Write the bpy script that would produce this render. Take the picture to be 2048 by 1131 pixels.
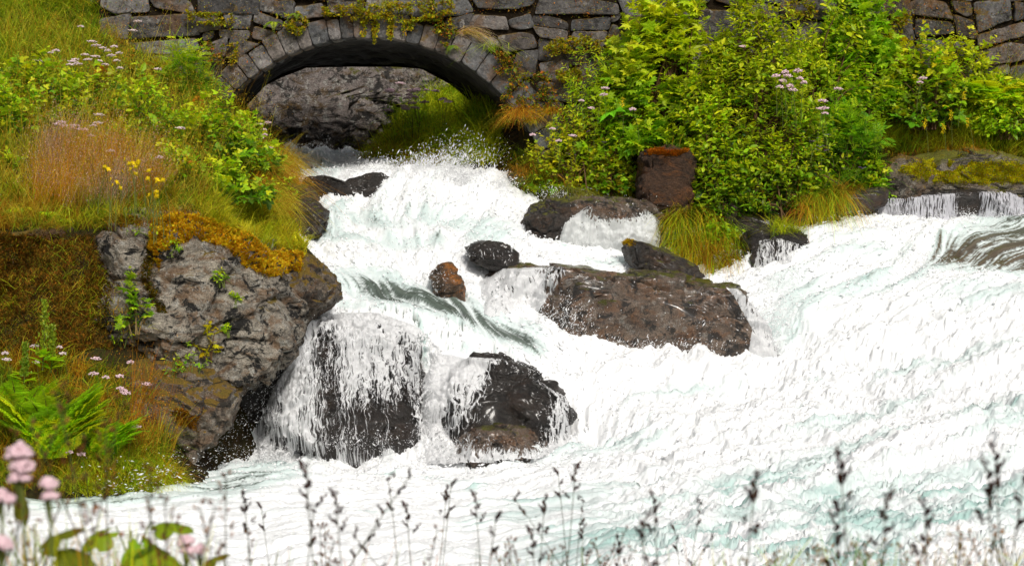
import bpy, math, random
import numpy as np
from mathutils import Vector, Matrix
from mathutils.bvhtree import BVHTree
from mathutils.geometry import delaunay_2d_cdt

for o in list(bpy.data.objects): bpy.data.objects.remove(o)
scene = bpy.context.scene
COL = scene.collection
PI = math.pi
# ------------------------------------------------------------------ camera
CAM_Z = 2.77
PITCH = math.atan(215.5/3982.0)
cam_data = bpy.data.cameras.new('camera')
cam = bpy.data.objects.new('camera', cam_data); COL.objects.link(cam)
cam.location = (0, 0, CAM_Z)
cam.rotation_euler = (PI/2 - PITCH, 0, 0)
cam_data.lens = 70; cam_data.sensor_width = 36
cam_data.clip_start = 0.1; cam_data.clip_end = 500
cam_data.dof.use_dof = True
cam_data.dof.focus_distance = 20.5
cam_data.dof.aperture_fstop = 11
scene.camera = cam
# ------------------------------------------------------------------ sky, sun, exposure
SUN_EL, SUN_AZ = math.radians(43), math.radians(163)     # azimuth clockwise from +Y: behind and right of the camera
world = bpy.data.worlds.new('World'); scene.world = world; world.use_nodes = True
nt = world.node_tree; nt.nodes.clear()
w_out = nt.nodes.new('ShaderNodeOutputWorld'); w_bg = nt.nodes.new('ShaderNodeBackground')
w_sky = nt.nodes.new('ShaderNodeTexSky'); w_sky.sky_type = 'NISHITA'; w_sky.sun_disc = False
w_sky.sun_elevation = SUN_EL; w_sky.sun_rotation = SUN_AZ
w_sky.air_density = 1.0; w_sky.dust_density = 6.0; w_sky.ozone_density = 1.0
w_hsv = nt.nodes.new('ShaderNodeHueSaturation'); w_hsv.inputs['Saturation'].default_value = 0.35
nt.links.new(w_sky.outputs[0], w_hsv.inputs['Color']); nt.links.new(w_hsv.outputs[0], w_bg.inputs[0])
w_bg.inputs[1].default_value = 0.075
nt.links.new(w_bg.outputs[0], w_out.inputs[0])
sd = bpy.data.lights.new('sun', 'SUN'); sd.energy = 2.0; sd.angle = math.radians(10); sd.color = (1.0, 0.95, 0.88)
sun = bpy.data.objects.new('sun', sd); COL.objects.link(sun)
sun.rotation_euler = (PI/2 - SUN_EL, 0, PI - SUN_AZ)
sun.location = (5, -5, 20)
scene.view_settings.view_transform = 'Standard'
scene.view_settings.look = 'None'
scene.view_settings.exposure = 0.12
scene.view_settings.gamma = 1.0
scene.cycles.use_denoising = True
scene.cycles.max_bounces = 6
scene.cycles.diffuse_bounces = 3
scene.cycles.transparent_max_bounces = 24
scene.cycles.transmission_bounces = 4
scene.cycles.caustics_reflective = False
scene.cycles.caustics_refractive = False

# ------------------------------------------------------------------ helpers
F = 3982.0
cp, sp_ = math.cos(PITCH), math.sin(PITCH)
def P(px, py, Y):
    u = (px-1024)/F; v = (565.5-py)/F
    dy = cp + v*sp_; dz = -sp_ + v*cp
    t = Y/dy
    return (u*t, Y, CAM_Z + dz*t)
def proj(x, y, z):
    """world -> photo pixels (arrays)"""
    zz = z-CAM_Z
    fwd = y*cp - zz*sp_; up = y*sp_ + zz*cp
    fwd = np.maximum(fwd, .05)
    return 1024 + F*x/fwd, 565.5 - F*up/fwd
def pxs(Y): return Y/F

def tag(o, label=None, cat=None, group=None, kind=None):
    if label: o['label'] = label
    if cat: o['category'] = cat
    if group: o['group'] = group
    if kind: o['kind'] = kind
    return o
def empty(name, loc=(0, 0, 0)):
    o = bpy.data.objects.new(name, None); COL.objects.link(o); o.location = loc
    o.empty_display_size = .1
    return o
def mesh_obj(name, V, faces, mat, parent=None, col=None, smooth=True, loc=None, attrs=None, uv=None):
    """V (n,3); faces: list of (m,k) int arrays; col (n,3) per-vertex colour"""
    V = np.asarray(V, dtype=np.float32)
    if loc is not None: V = V - np.asarray(loc, dtype=np.float32)
    me = bpy.data.meshes.new(name)
    if not isinstance(faces, (list, tuple)): faces = [faces]
    faces = [np.asarray(f, dtype=np.int32) for f in faces if len(f)]
    me.vertices.add(len(V)); me.vertices.foreach_set('co', V.ravel())
    nl = sum(f.size for f in faces); nf = sum(len(f) for f in faces)
    me.loops.add(nl); me.polygons.add(nf)
    lv = np.concatenate([f.ravel() for f in faces])
    me.loops.foreach_set('vertex_index', lv)
    tot = np.concatenate([np.full(len(f), f.shape[1], np.int32) for f in faces])
    st = np.concatenate([[0], np.cumsum(tot)[:-1]]).astype(np.int32)
    me.polygons.foreach_set('loop_start', st); me.polygons.foreach_set('loop_total', tot)
    me.polygons.foreach_set('use_smooth', np.full(nf, smooth, dtype=bool))
    if col is not None:
        a = me.color_attributes.new('Col', 'FLOAT_COLOR', 'POINT')
        c4 = np.ones((len(V), 4), np.float32); c4[:, :3] = col
        a.data.foreach_set('color', c4.ravel())
    for k, arr in (attrs or {}).items():
        a = me.attributes.new(k, 'FLOAT', 'POINT'); a.data.foreach_set('value', np.asarray(arr, np.float32).ravel())
    if uv is not None:
        l = me.uv_layers.new(name='UVMap'); l.data.foreach_set('uv', np.asarray(uv, np.float32)[lv].ravel())
    me.update(calc_edges=True)
    me.materials.append(mat)
    o = bpy.data.objects.new(name, me); COL.objects.link(o)
    if loc is not None: o.location = loc
    if parent is not None: o.parent = parent
    return o
def grid_faces(ny, nx, keep=None):
    i = np.arange((ny-1)*(nx-1)); r = i//(nx-1); c = i % (nx-1)
    a = r*nx+c
    f = np.stack([a, a+1, a+nx+1, a+nx], 1)
    if keep is not None: f = f[keep.ravel()]
    return f

# numpy gradient noise
_rng = np.random.RandomState(7)
_perm = np.concatenate([_rng.permutation(256)]*3).astype(np.int32)
_g = _rng.normal(size=(256, 3)); _g /= np.linalg.norm(_g, axis=1)[:, None]; _g = _g.astype(np.float32)
def perlin(p):
    p = np.asarray(p, np.float32)
    i = np.floor(p).astype(np.int32); f = p-i; i &= 255
    w = f*f*f*(f*(f*6-15)+10)
    out = 0
    for dx in (0, 1):
        wx = w[..., 0] if dx else 1-w[..., 0]
        for dy in (0, 1):
            wy = w[..., 1] if dy else 1-w[..., 1]
            for dz in (0, 1):
                wz = w[..., 2] if dz else 1-w[..., 2]
                h = _perm[_perm[_perm[(i[..., 0]+dx) & 255]+((i[..., 1]+dy) & 255)]+((i[..., 2]+dz) & 255)]
                g = _g[h]
                d = g[..., 0]*(f[..., 0]-dx)+g[..., 1]*(f[..., 1]-dy)+g[..., 2]*(f[..., 2]-dz)
                out = out + wx*wy*wz*d
    return out*1.6
def fbm(p, o=4, gain=.5, lac=2.03, ridge=False):
    p = np.asarray(p, np.float32); s = 0; a = 1; t = 0
    for k in range(o):
        n = perlin(p*(lac**k)+17.3*k)
        if ridge: n = 1-2*np.abs(n)
        s = s+a*n; t += a; a *= gain
    return s/t
def worley(p, seed=0, jit=.95):
    """F1, F2 distances"""
    p = np.asarray(p, np.float32); i = np.floor(p).astype(np.int32); f = p-i
    d1 = np.full(p.shape[:-1], 9., np.float32); d2 = d1.copy(); idc = np.zeros(p.shape[:-1], np.int32); tl = np.zeros(p.shape[:-1], np.float32)
    for dx in (-1, 0, 1):
        for dy in (-1, 0, 1):
            for dz in (-1, 0, 1):
                h = _perm[_perm[_perm[(i[..., 0]+dx+seed) & 255]+((i[..., 1]+dy) & 255)]+((i[..., 2]+dz) & 255)]
                q = _g[h]*.5*jit+.5
                v = np.stack([dx+q[..., 0]-f[..., 0], dy+q[..., 1]-f[..., 1], dz+q[..., 2]-f[..., 2]], -1)
                d = np.sqrt((v**2).sum(-1))
                m = d < d1
                d2 = np.where(m, d1, np.minimum(d2, d)); idc = np.where(m, h, idc)
                tl = np.where(m, (v*_g[(h*7+31) & 255]).sum(-1), tl); d1 = np.where(m, d, d1)
    return d1, d2, idc, tl
def smooth01(x, a, b):
    t = np.clip((x-a)/(b-a), 0, 1); return t*t*(3-2*t)
def pip(px, py, poly):
    """points in polygon"""
    poly = np.asarray(poly, float); n = len(poly); inside = np.zeros(px.shape, bool); j = n-1
    for i in range(n):
        xi, yi = poly[i]; xj, yj = poly[j]
        c = ((yi > py) != (yj > py)) & (px < (xj-xi)*(py-yi)/((yj-yi) or 1e-9)+xi)
        inside ^= c; j = i
    return inside
def dseg(px, py, poly, closed=True):
    poly = np.asarray(poly, float); n = len(poly); d = np.full(px.shape, 1e9)
    for i in range(n if closed else n-1):
        a = poly[i]; b = poly[(i+1) % n]; ab = b-a; L = (ab**2).sum() or 1e-9
        t = np.clip(((px-a[0])*ab[0]+(py-a[1])*ab[1])/L, 0, 1)
        d = np.minimum(d, np.hypot(px-a[0]-t*ab[0], py-a[1]-t*ab[1]))
    return d
class Tri:
    """piecewise-linear interpolation over a Delaunay triangulation"""
    def __init__(s, pts):
        pts = [tuple(map(float, p)) for p in pts]
        v, e, f, ov, _, _ = delaunay_2d_cdt([Vector(p[:2]) for p in pts], [], [], 0, 1e-5)
        s.v = np.array([[q.x, q.y] for q in v]); s.z = np.array([pts[o[0]][2] for o in ov]); s.f = f
    def __call__(s, X, Y):
        out = np.full(X.shape, np.nan)
        xmin, xmax = X.min(1) , X.max(1)
        for t in s.f:
            A, B, C = s.v[t[0]], s.v[t[1]], s.v[t[2]]
            y0, y1 = min(A[1], B[1], C[1]), max(A[1], B[1], C[1])
            yr = Y[:, 0]
            r0 = np.searchsorted(yr, y0-1e-6); r1 = np.searchsorted(yr, y1+1e-6)
            if r1 <= r0: continue
            x0, x1 = min(A[0], B[0], C[0]), max(A[0], B[0], C[0])
            sub = X[r0:r1]
            cols = np.where(((sub >= x0-1e-6) & (sub <= x1+1e-6)).any(0))[0]
            if not len(cols): continue
            c0, c1 = cols[0], cols[-1]+1
            x = X[r0:r1, c0:c1]; y = Y[r0:r1, c0:c1]
            D = (B[1]-C[1])*(A[0]-C[0])+(C[0]-B[0])*(A[1]-C[1])
            if abs(D) < 1e-12: continue
            a = ((B[1]-C[1])*(x-C[0])+(C[0]-B[0])*(y-C[1]))/D
            b = ((C[1]-A[1])*(x-C[0])+(A[0]-C[0])*(y-C[1]))/D
            c = 1-a-b; m = (a >= -1e-5) & (b >= -1e-5) & (c >= -1e-5)
            z = a*s.z[t[0]]+b*s.z[t[1]]+c*s.z[t[2]]
            w = out[r0:r1, c0:c1]; w[m] = z[m]
        return out
def blur(a, ry, rx):
    def k1(r):
        x = np.arange(-int(3*r), int(3*r)+1); k = np.exp(-.5*(x/max(r, .01))**2); return k/k.sum()
    k = k1(ry); n = len(k)//2; p = np.pad(a, ((n, n), (0, 0)), mode='edge'); o = sum(k[i]*p[i:i+a.shape[0]] for i in range(len(k)))
    k = k1(rx); n = len(k)//2; p = np.pad(o, ((0, 0), (n, n)), mode='edge'); return sum(k[i]*p[:, i:i+a.shape[1]] for i in range(len(k)))
def bil(a, r, c):
    r = np.clip(r, 0, a.shape[0]-1.001); c = np.clip(c, 0, a.shape[1]-1.001)
    i = r.astype(int); j = c.astype(int); fr = r-i; fc = c-j
    return (a[i, j]*(1-fc)+a[i, j+1]*fc)*(1-fr)+(a[i+1, j]*(1-fc)+a[i+1, j+1]*fc)*fr

# ------------------------------------------------------------------ materials
class NT:
    def __init__(s, name):
        s.m = bpy.data.materials.new(name); s.m.use_nodes = True; s.t = s.m.node_tree; s.t.nodes.clear()
        s.out = s.n('ShaderNodeOutputMaterial')
    def n(s, typ, **kw):
        nd = s.t.nodes.new(typ)
        for k, v in kw.items():
            if hasattr(nd, k) and k not in nd.inputs: setattr(nd, k, v)
            else: s.set(nd, k, v)
        return nd
    def set(s, nd, k, v):
        i = nd.inputs[k]
        if isinstance(v, bpy.types.NodeSocket): s.t.links.new(v, i)
        else: i.default_value = v
    def l(s, a, b): s.t.links.new(a, b)
    def coord(s): return s.n('ShaderNodeNewGeometry').outputs['Position']
    def noise(s, vec, scale, detail=5, rough=.6, dist=0.0):
        nd = s.n('ShaderNodeTexNoise'); s.l(vec, nd.inputs['Vector'])
        nd.inputs['Scale'].default_value = scale; nd.inputs['Detail'].default_value = detail
        nd.inputs['Roughness'].default_value = rough; nd.inputs['Distortion'].default_value = dist
        return nd.outputs['Fac']
    def voro(s, vec, scale, feature='F1', rnd=1.0):
        nd = s.n('ShaderNodeTexVoronoi'); nd.feature = feature; s.l(vec, nd.inputs['Vector'])
        nd.inputs['Scale'].default_value = scale; nd.inputs['Randomness'].default_value = rnd
        return nd.outputs['Distance']
    def ramp(s, fac, stops, interp='LINEAR'):
        nd = s.n('ShaderNodeValToRGB'); s.l(fac, nd.inputs[0]); r = nd.color_ramp; r.interpolation = interp
        while len(r.elements) < len(stops): r.elements.new(.5)
        for e, (p, c) in zip(r.elements, stops):
            e.position = p; e.color = (c, c, c, 1) if isinstance(c, (int, float)) else (*c, 1)
        return nd.outputs[0]
    def mix(s, f, a, b, blend='MIX'):
        nd = s.n('ShaderNodeMix'); nd.data_type = 'RGBA'; nd.blend_type = blend
        for k, v in ((0, f), (6, a), (7, b)):
            if isinstance(v, bpy.types.NodeSocket): s.l(v, nd.inputs[k])
            else: nd.inputs[k].default_value = v if k == 0 else (*v, 1)
        return nd.outputs[2]
    def math(s, op, a, b=0.0, clamp=False):
        nd = s.n('ShaderNodeMath'); nd.operation = op; nd.use_clamp = clamp
        for k, v in ((0, a), (1, b)):
            if isinstance(v, bpy.types.NodeSocket): s.l(v, nd.inputs[k])
            else: nd.inputs[k].default_value = v
        return nd.outputs[0]
    def bump(s, h, strength=.5, dist=.02):
        nd = s.n('ShaderNodeBump'); s.l(h, nd.inputs['Height'])
        nd.inputs['Strength'].default_value = strength; nd.inputs['Distance'].default_value = dist
        return nd.outputs[0]
    def pbr(s, col, rough=.6, spec=.5, normal=None, extra=None):
        b = s.n('ShaderNodeBsdfPrincipled')
        for k, v in (('Base Color', col), ('Roughness', rough), ('Specular IOR Level', spec)):
            if isinstance(v, bpy.types.NodeSocket): s.l(v, b.inputs[k])
            else: b.inputs[k].default_value = (*v, 1) if k == 'Base Color' else v
        if normal is not None: s.l(normal, b.inputs['Normal'])
        s.l(b.outputs[0], s.out.inputs[0]); return b
    def upz(s):
        g = s.n('ShaderNodeNewGeometry'); sx = s.n('ShaderNodeSeparateXYZ'); s.l(g.outputs['Normal'], sx.inputs[0]); return sx.outputs[2]

def leaf_mat(name, trans=.35, rough=.5, spec=.3):
    m = NT(name); a = m.n('ShaderNodeAttribute'); a.attribute_name = 'Col'
    col = a.outputs['Color']
    b = m.pbr(col, rough, spec)
    t = m.n('ShaderNodeBsdfTranslucent'); m.l(m.mix(1, col, (1.0, 1.0, .45), 'MULTIPLY'), t.inputs[0])
    mx = m.n('ShaderNodeMixShader'); mx.inputs[0].default_value = trans
    m.l(b.outputs[0], mx.inputs[1]); m.l(t.outputs[0], mx.inputs[2]); m.l(mx.outputs[0], m.out.inputs[0])
    return m.m
LEAF = leaf_mat('leaf', .48, .45, .35)
GRASS = leaf_mat('grass_blade', .35, .6, .2)
PETAL = leaf_mat('petal', .3, .7, .1)
MOSSM = leaf_mat('moss_tuft', .2, .9, .05)

def stem_mat(name, c):
    m = NT(name); n = m.noise(m.coord(), 60, 3)
    m.pbr(m.mix(n, tuple(x*.6 for x in c), c), .7, .2); return m.m
STEMG = stem_mat('green_stem', (.16, .2, .04))
STEMB = stem_mat('brown_stem', (.16, .09, .04))
STEMR = stem_mat('straw_stem', (.35, .25, .10))

def rock_mat(name, dark, light, rust=(.30, .13, .04), rust_amt=.3, lichen=.35, black=.4, moss=(.22, .13, .012), moss_amt=.0,
             rough=.8, wet=0.0, scale=1.0, moss2=(.10, .11, .01)):
    m = NT(name); c = m.coord()
    mp = m.n('ShaderNodeMapping'); m.l(c, mp.inputs[0]); mp.inputs['Scale'].default_value = (1, 1, 2.0); mp.inputs['Rotation'].default_value = (0.1, .35, 0.2)
    st = mp.outputs[0]
    n1 = m.noise(st, 2.2*scale, 9, .68, .6)
    col = m.mix(m.ramp(n1, [(.36, 0), (.62, 1)]), dark, light)
    n2 = m.noise(c, 26*scale, 6, .7)
    col = m.mix(m.ramp(n2, [(.38, 0), (.66, .65)]), col, tuple(x*1.45 for x in light))
    if rust_amt:
        n3 = m.noise(st, 3.1*scale, 7, .65, .8)
        col = m.mix(m.math('MULTIPLY', m.ramp(n3, [(.5, 0), (.6, 1)]), rust_amt), col, rust)
    if lichen:
        n4 = m.noise(c, 9*scale, 8, .75)
        col = m.mix(m.math('MULTIPLY', m.ramp(n4, [(.54, 0), (.6, 1)]), lichen), col, (.46, .45, .40))
    if black:
        n5 = m.noise(c, 5.5*scale, 9, .72, .4)
        col = m.mix(m.math('MULTIPLY', m.ramp(n5, [(.52, 0), (.57, 1)]), black), col, (.012, .011, .009))
        sp = m.voro(c, 38*scale)
        col = m.mix(m.math('MULTIPLY', m.ramp(sp, [(.12, 1), (.2, 0)]), black*.8), col, (.015, .013, .01))
    if moss_amt:
        n6 = m.noise(c, 4.5, 7, .7)
        up = m.ramp(m.math('ADD', m.upz(), m.math('MULTIPLY', n6, 1.3)), [(.5, 0), (1.0, 1)])
        up2 = m.ramp(m.math('ADD', m.math('MULTIPLY', m.upz(), .5), n6), [(.98-.35*moss_amt, 0), (1.06-.35*moss_amt, 1)])
        mc = m.mix(m.noise(c, 14, 4), moss, moss2)
        col = m.mix(up2, col, mc)
    nf = m.noise(c, 75*scale, 4, .8); col = m.mix(1, col, m.ramp(nf, [(.36, .5), (.52, 1.0), (.68, 1.5)]), 'MULTIPLY')
    wv = m.n('ShaderNodeVectorMath', operation='MULTIPLY_ADD'); nz = m.n('ShaderNodeTexNoise'); m.l(c, nz.inputs['Vector']); nz.inputs['Scale'].default_value = 3.5; nz.inputs['Detail'].default_value = 6
    m.l(nz.outputs['Color'], wv.inputs[0]); wv.inputs[1].default_value = (.35, .35, .35); m.l(st, wv.inputs[2])
    ck = m.ramp(m.voro(wv.outputs[0], 1.7*scale, 'DISTANCE_TO_EDGE'), [(0, .85), (.012, .6), (.03, 0)]); ck = m.math('MULTIPLY', ck, m.ramp(m.noise(c, 1.3, 3), [(.46, .1), (.62, 1)])); col = m.mix(ck, col, (.008, .007, .005))
    h = m.math('ADD', m.math('MULTIPLY', m.noise(st, 14*scale, 10, .72, .5), 1.0), m.math('MULTIPLY', m.noise(c, 70, 5, .7), .35))
    h = m.math('SUBTRACT', h, m.math('MULTIPLY', ck, .5)); nb = m.bump(h, 1.0, .05)
    b = m.pbr(col, rough, .5, nb)
    if wet:
        b.inputs['Coat Weight'].default_value = wet; b.inputs['Coat Roughness'].default_value = .12
    return m.m
# ================================================================== WATER
NU, NY = 1050, 1000
ug = np.linspace(-.37, .37, NU); yg = np.linspace(10.5, 30.5, NY)
WU, WY = np.meshgrid(ug, yg); WX = WU*WY
wp = [(-9, 10, 0), (9, 10, 0), (-9, 14, 0), (0, 10, 0), (0, 13, 0), (9, 13, .02), (-9, 17, 0), (-9, 31.5, 3.05), (12, 31.5, 3.05), (-9, 20, .3), (-9, 24, 2), (13, 24, 2.3), (13, 20, 1.4), (12, 17, .2), (13, 27, 2.3), (9, 27, 2.3), (5, 27, 2.2), (9, 25.5, 2.2)]
wpx = [(0, 1010, 16.6), (400, 970, 17.3), (600, 935, 19.0), (900, 925, 19.2), (1000, 1000, 16.9), (1000, 925, 19.0),
 (1100, 880, 19.8), (1500, 800, 20.3), (2048, 800, 19.5), (2350, 800, 19.4), (2048, 1000, 16.6), (1500, 1000, 16.9), (1500, 900, 18.4),
 (1500, 720, 21.1), (1200, 712, 21.0), (1350, 712, 21.0), (1560, 705, 21.45), (1590, 640, 21.75), (1110, 640, 21.4), (1850, 660, 21.4), (2100, 610, 21.8), (1600, 610, 21.9), (1580, 540, 22.6), (1650, 480, 23.3), (1850, 455, 23.7),
 (2048, 425, 24.1), (2250, 412, 24.4), (2048, 427, 24.3), (1850, 450, 24.1), (1700, 462, 23.9), (1850, 545, 22.5), (2048, 530, 22.6), (2250, 520, 22.7), (1430, 560, 22.7), (1200, 520, 23.0), (1380, 545, 23.0), (1100, 535, 22.3), (1040, 560, 21.9),
 (620, 500, 22.1), (660, 540, 21.6), (700, 480, 22.5), (900, 500, 22.3), (1000, 600, 21.4), (1100, 665, 20.9), (830, 560, 21.5), (1000, 520, 22.3),
 (610, 610, 20.9), (700, 600, 20.8), (800, 610, 20.7), (900, 640, 20.5), (1000, 690, 20.4), (1080, 740, 20.3), (1150, 800, 20.2),
 (600, 700, 20.75), (700, 700, 20.7), (820, 700, 20.55), (900, 720, 20.35), (1000, 760, 20.3), (900, 800, 20.05), (880, 870, 19.65), (700, 850, 20.2), (550, 850, 20.1), (480, 915, 19.6), (700, 925, 19.5), (1000, 870, 19.9),
 (640, 420, 23.4), (850, 385, 24.0), (1000, 385, 24.3), (1040, 450, 23.4), (870, 350, 24.8), (980, 350, 25.2), (700, 352, 25.0), (820, 340, 26.5), (640, 335, 26.5), (600, 308, 28), (620, 292, 31), (700, 296, 31), (760, 318, 29), (760, 420, 23.3), (1300, 450, 24.0), (1200, 450, 23.8)]
WT = Tri(wp+[P(*q) for q in wpx])
WZ0 = WT(WX, WY); WZ0 = np.where(np.isnan(WZ0), 0, WZ0)
WZ0 = blur(WZ0, 5, 7)
fpx = [(850, 380, 24, -.2, -1), (650, 450, 23, -.1, -1), (700, 530, 21.8, .5, -.8), (850, 590, 21, .85, -.5), (1050, 650, 21, .8, -.6), (700, 650, 20.6, -.1, -1), (900, 680, 20.4, .1, -1),
 (620, 800, 20, -.2, -1), (600, 940, 19.2, -.6, -.6), (1100, 480, 23, -.6, -.5), (1200, 520, 23, -.85, -.3), (1000, 560, 21.8, -.2, -1), (2048, 450, 23.6, -.8, -.6), (1850, 500, 23, -.7, -.7),
 (1700, 500, 23, -.9, -.3), (1600, 620, 21.8, -.6, -.7), (1300, 730, 21, -.9, -.3), (1700, 800, 20, -.85, -.5), (2000, 800, 19.6, -.8, -.6), (1500, 950, 17.6, -.9, -.5), (1000, 950, 18, -1, -.3),
 (500, 1000, 17, -1, -.2), (2000, 1050, 15.8, -.8, -.6), (1200, 1080, 15, -.9, -.5), (0, 1100, 14.5, -1, -.1), (650, 320, 27, .3, -.9), (2000, 650, 21, -.75, -.65)]
VX = np.zeros_like(WX); VY = np.zeros_like(WX); SW = np.zeros_like(WX)
for (a, b_, Yc, vx, vy) in fpx:
    q = P(a, b_, Yc); w = 1/(((WX-q[0])**2+(WY-q[1])**2)**1.5+.02)
    VX += w*vx; VY += w*vy; SW += w
VX /= SW; VY /= SW
# swirl
pn = np.stack([WX*.9, WY*.9, WX*0+3], -1); an = .55*perlin(pn)+.35*perlin(pn*2.7+5)
VX, VY = VX*np.cos(an)-VY*np.sin(an), VX*np.sin(an)+VY*np.cos(an)
sp = np.hypot(VX, VY)+1e-6; VX /= sp; VY /= sp
DU = (ug[1]-ug[0]); DYY = yg[1]-yg[0]
GC = ((VX-WU*VY)/WY)/DU; GR = VY/DYY
R0, C0 = np.meshgrid(np.arange(NY, dtype=float), np.arange(NU, dtype=float), indexing='ij')
def lic(src, n, step):
    out = src.copy(); tot = 1.0
    for s in (1, -1):
        r, c = R0.copy(), C0.copy()
        for k in range(n):
            gr = bil(GR, r, c); gc = bil(GC, r, c)
            r += s*gr*step; c += s*gc*step
            w = 1-(k/n); out += bil(src, r, c)*w; tot += w
    out /= tot; return (out-out.mean())/out.std()
rs = np.random.RandomState(3)
n0 = perlin(np.stack([WX*16, WY*16, WX*0], -1)); n1 = perlin(np.stack([WX*42, WY*42, WX*0+9], -1))
LIC1 = lic(n0, 9, .045); LIC2 = lic(n1, 7, .02)
n2_ = perlin(np.stack([WX*5.5, WY*5.5, WX*0+4], -1)); LIC0 = lic(n2_, 7, .13)
PX, PY = proj(WX, WY, WZ0)
def blob(cx, cy, rx, ry, ang=0):
    a = math.radians(ang); dx = PX-cx; dy = PY-cy
    u = (dx*math.cos(a)+dy*math.sin(a))/rx; v = (-dx*math.sin(a)+dy*math.cos(a))/ry
    return np.exp(-(u*u+v*v))
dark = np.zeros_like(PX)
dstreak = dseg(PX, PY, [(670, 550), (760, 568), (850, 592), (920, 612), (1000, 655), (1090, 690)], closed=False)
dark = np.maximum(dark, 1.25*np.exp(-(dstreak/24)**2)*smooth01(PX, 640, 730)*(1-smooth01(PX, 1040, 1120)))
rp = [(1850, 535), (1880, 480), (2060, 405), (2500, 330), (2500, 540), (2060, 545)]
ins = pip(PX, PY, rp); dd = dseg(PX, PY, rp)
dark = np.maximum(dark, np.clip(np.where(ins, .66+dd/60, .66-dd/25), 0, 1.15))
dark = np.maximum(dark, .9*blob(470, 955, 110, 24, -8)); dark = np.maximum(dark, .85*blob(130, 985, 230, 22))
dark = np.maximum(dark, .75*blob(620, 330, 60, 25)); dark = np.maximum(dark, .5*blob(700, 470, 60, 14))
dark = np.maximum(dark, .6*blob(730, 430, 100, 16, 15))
for (bx_, by_, rx_, ry_, an_, am_) in [(900, 440, 130, 18, 8, .42), (790, 480, 100, 14, 5, .45), (640, 450, 45, 26, 0, .5), (980, 470, 60, 16, 0, .38), (1000, 580, 40, 22, 20, .4), (700, 600, 90, 12, 10, .42), (950, 700, 60, 14, 10, .35), (1250, 520, 90, 8, 0, .35), (1750, 570, 110, 22, -10, .42), (1560, 660, 60, 40, 0, .4), (1980, 600, 120, 26, -8, .4), (1880, 730, 160, 20, -12, .36), (1400, 790, 120, 16, -8, .3), (1700, 850, 160, 16, -15, .38), (2000, 850, 100, 30, -10, .42), (1200, 900, 160, 18, -6, .38), (1130, 1000, 180, 26, -12, .42), (1500, 960, 150, 16, -15, .5), (1700, 1000, 200, 26, -15, .5), (1900, 960, 150, 18, -14, .5)]:  # grey-teal patches: thin foam, plus shading of the current put into the colour
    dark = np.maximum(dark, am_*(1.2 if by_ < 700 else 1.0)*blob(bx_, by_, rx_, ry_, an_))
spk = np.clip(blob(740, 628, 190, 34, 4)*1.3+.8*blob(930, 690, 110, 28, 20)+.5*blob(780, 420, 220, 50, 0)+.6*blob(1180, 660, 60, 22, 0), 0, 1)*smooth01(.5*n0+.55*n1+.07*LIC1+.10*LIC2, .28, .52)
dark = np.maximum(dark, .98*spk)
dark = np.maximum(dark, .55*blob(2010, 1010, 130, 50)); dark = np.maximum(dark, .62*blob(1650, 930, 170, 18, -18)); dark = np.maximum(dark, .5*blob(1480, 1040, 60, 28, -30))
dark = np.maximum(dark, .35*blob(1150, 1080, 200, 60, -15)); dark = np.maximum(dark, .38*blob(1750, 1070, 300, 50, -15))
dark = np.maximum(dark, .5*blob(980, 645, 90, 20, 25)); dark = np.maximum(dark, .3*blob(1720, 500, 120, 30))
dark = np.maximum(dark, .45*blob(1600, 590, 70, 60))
calm = smooth01(PX, 1080, 1350)*smooth01(PY, 560, 680)*.8; turb = np.clip(1-dark*.9, .12, 1)*(1-.68*calm)
big = fbm(np.stack([WX*1.3, WY*1.3, WX*0+2], -1), 3)
mid = fbm(np.stack([WX*4, WY*4, WX*0+6], -1)+.15*np.stack([LIC1, LIC2, LIC1*0], -1), 4, ridge=True)
fine = fbm(np.stack([WX*15, WY*15, WX*0+1], -1)+.35*np.stack([LIC1, LIC1, LIC1*0], -1), 3, .6, ridge=True)
rough_m = np.ones_like(PX)
rough_m = 1-.45*smooth01(PY, 880, 1020)
rough_m *= 1-.85*smooth01(PX, -100, -400)
isot = fbm(np.stack([WX*2.4, WY*1.9, WX*0+31], -1)+.5*np.stack([big, mid, big], -1), 4, .55, ridge=True)
H = -.05+.19*calm*isot+.095*big+turb*rough_m*(.065*mid+.020*fine*(1-.7*calm)+.022*LIC0*(1-.75*calm)+.007*LIC1*(1-.9*calm)+.002*LIC2*(1-calm))+(1-turb)*(.006*LIC0+.006*LIC1)
# broad waves and boils in the main rapid
for (cx, cy, rx, ry, ang, a) in [(1700, 470, 150, 45, -8, .16), (1950, 600, 150, 50, 0, .14), (1150, 640, 90, 40, 20, .10), (1900, 880, 260, 22, -18, .16), (1650, 985, 280, 14, -16, .12), (1250, 760, 160, 22, -8, .08), (850, 365, 120, 22, 0, .12), (990, 375, 40, 18, 10, .12), (1750, 690, 200, 22, -12, .1), (1400, 860, 260, 16, -12, .08), (2000, 740, 160, 22, -15, .1)]:
    H += a*blob(cx, cy, rx, ry, ang)
WZ = WZ0+H
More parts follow.
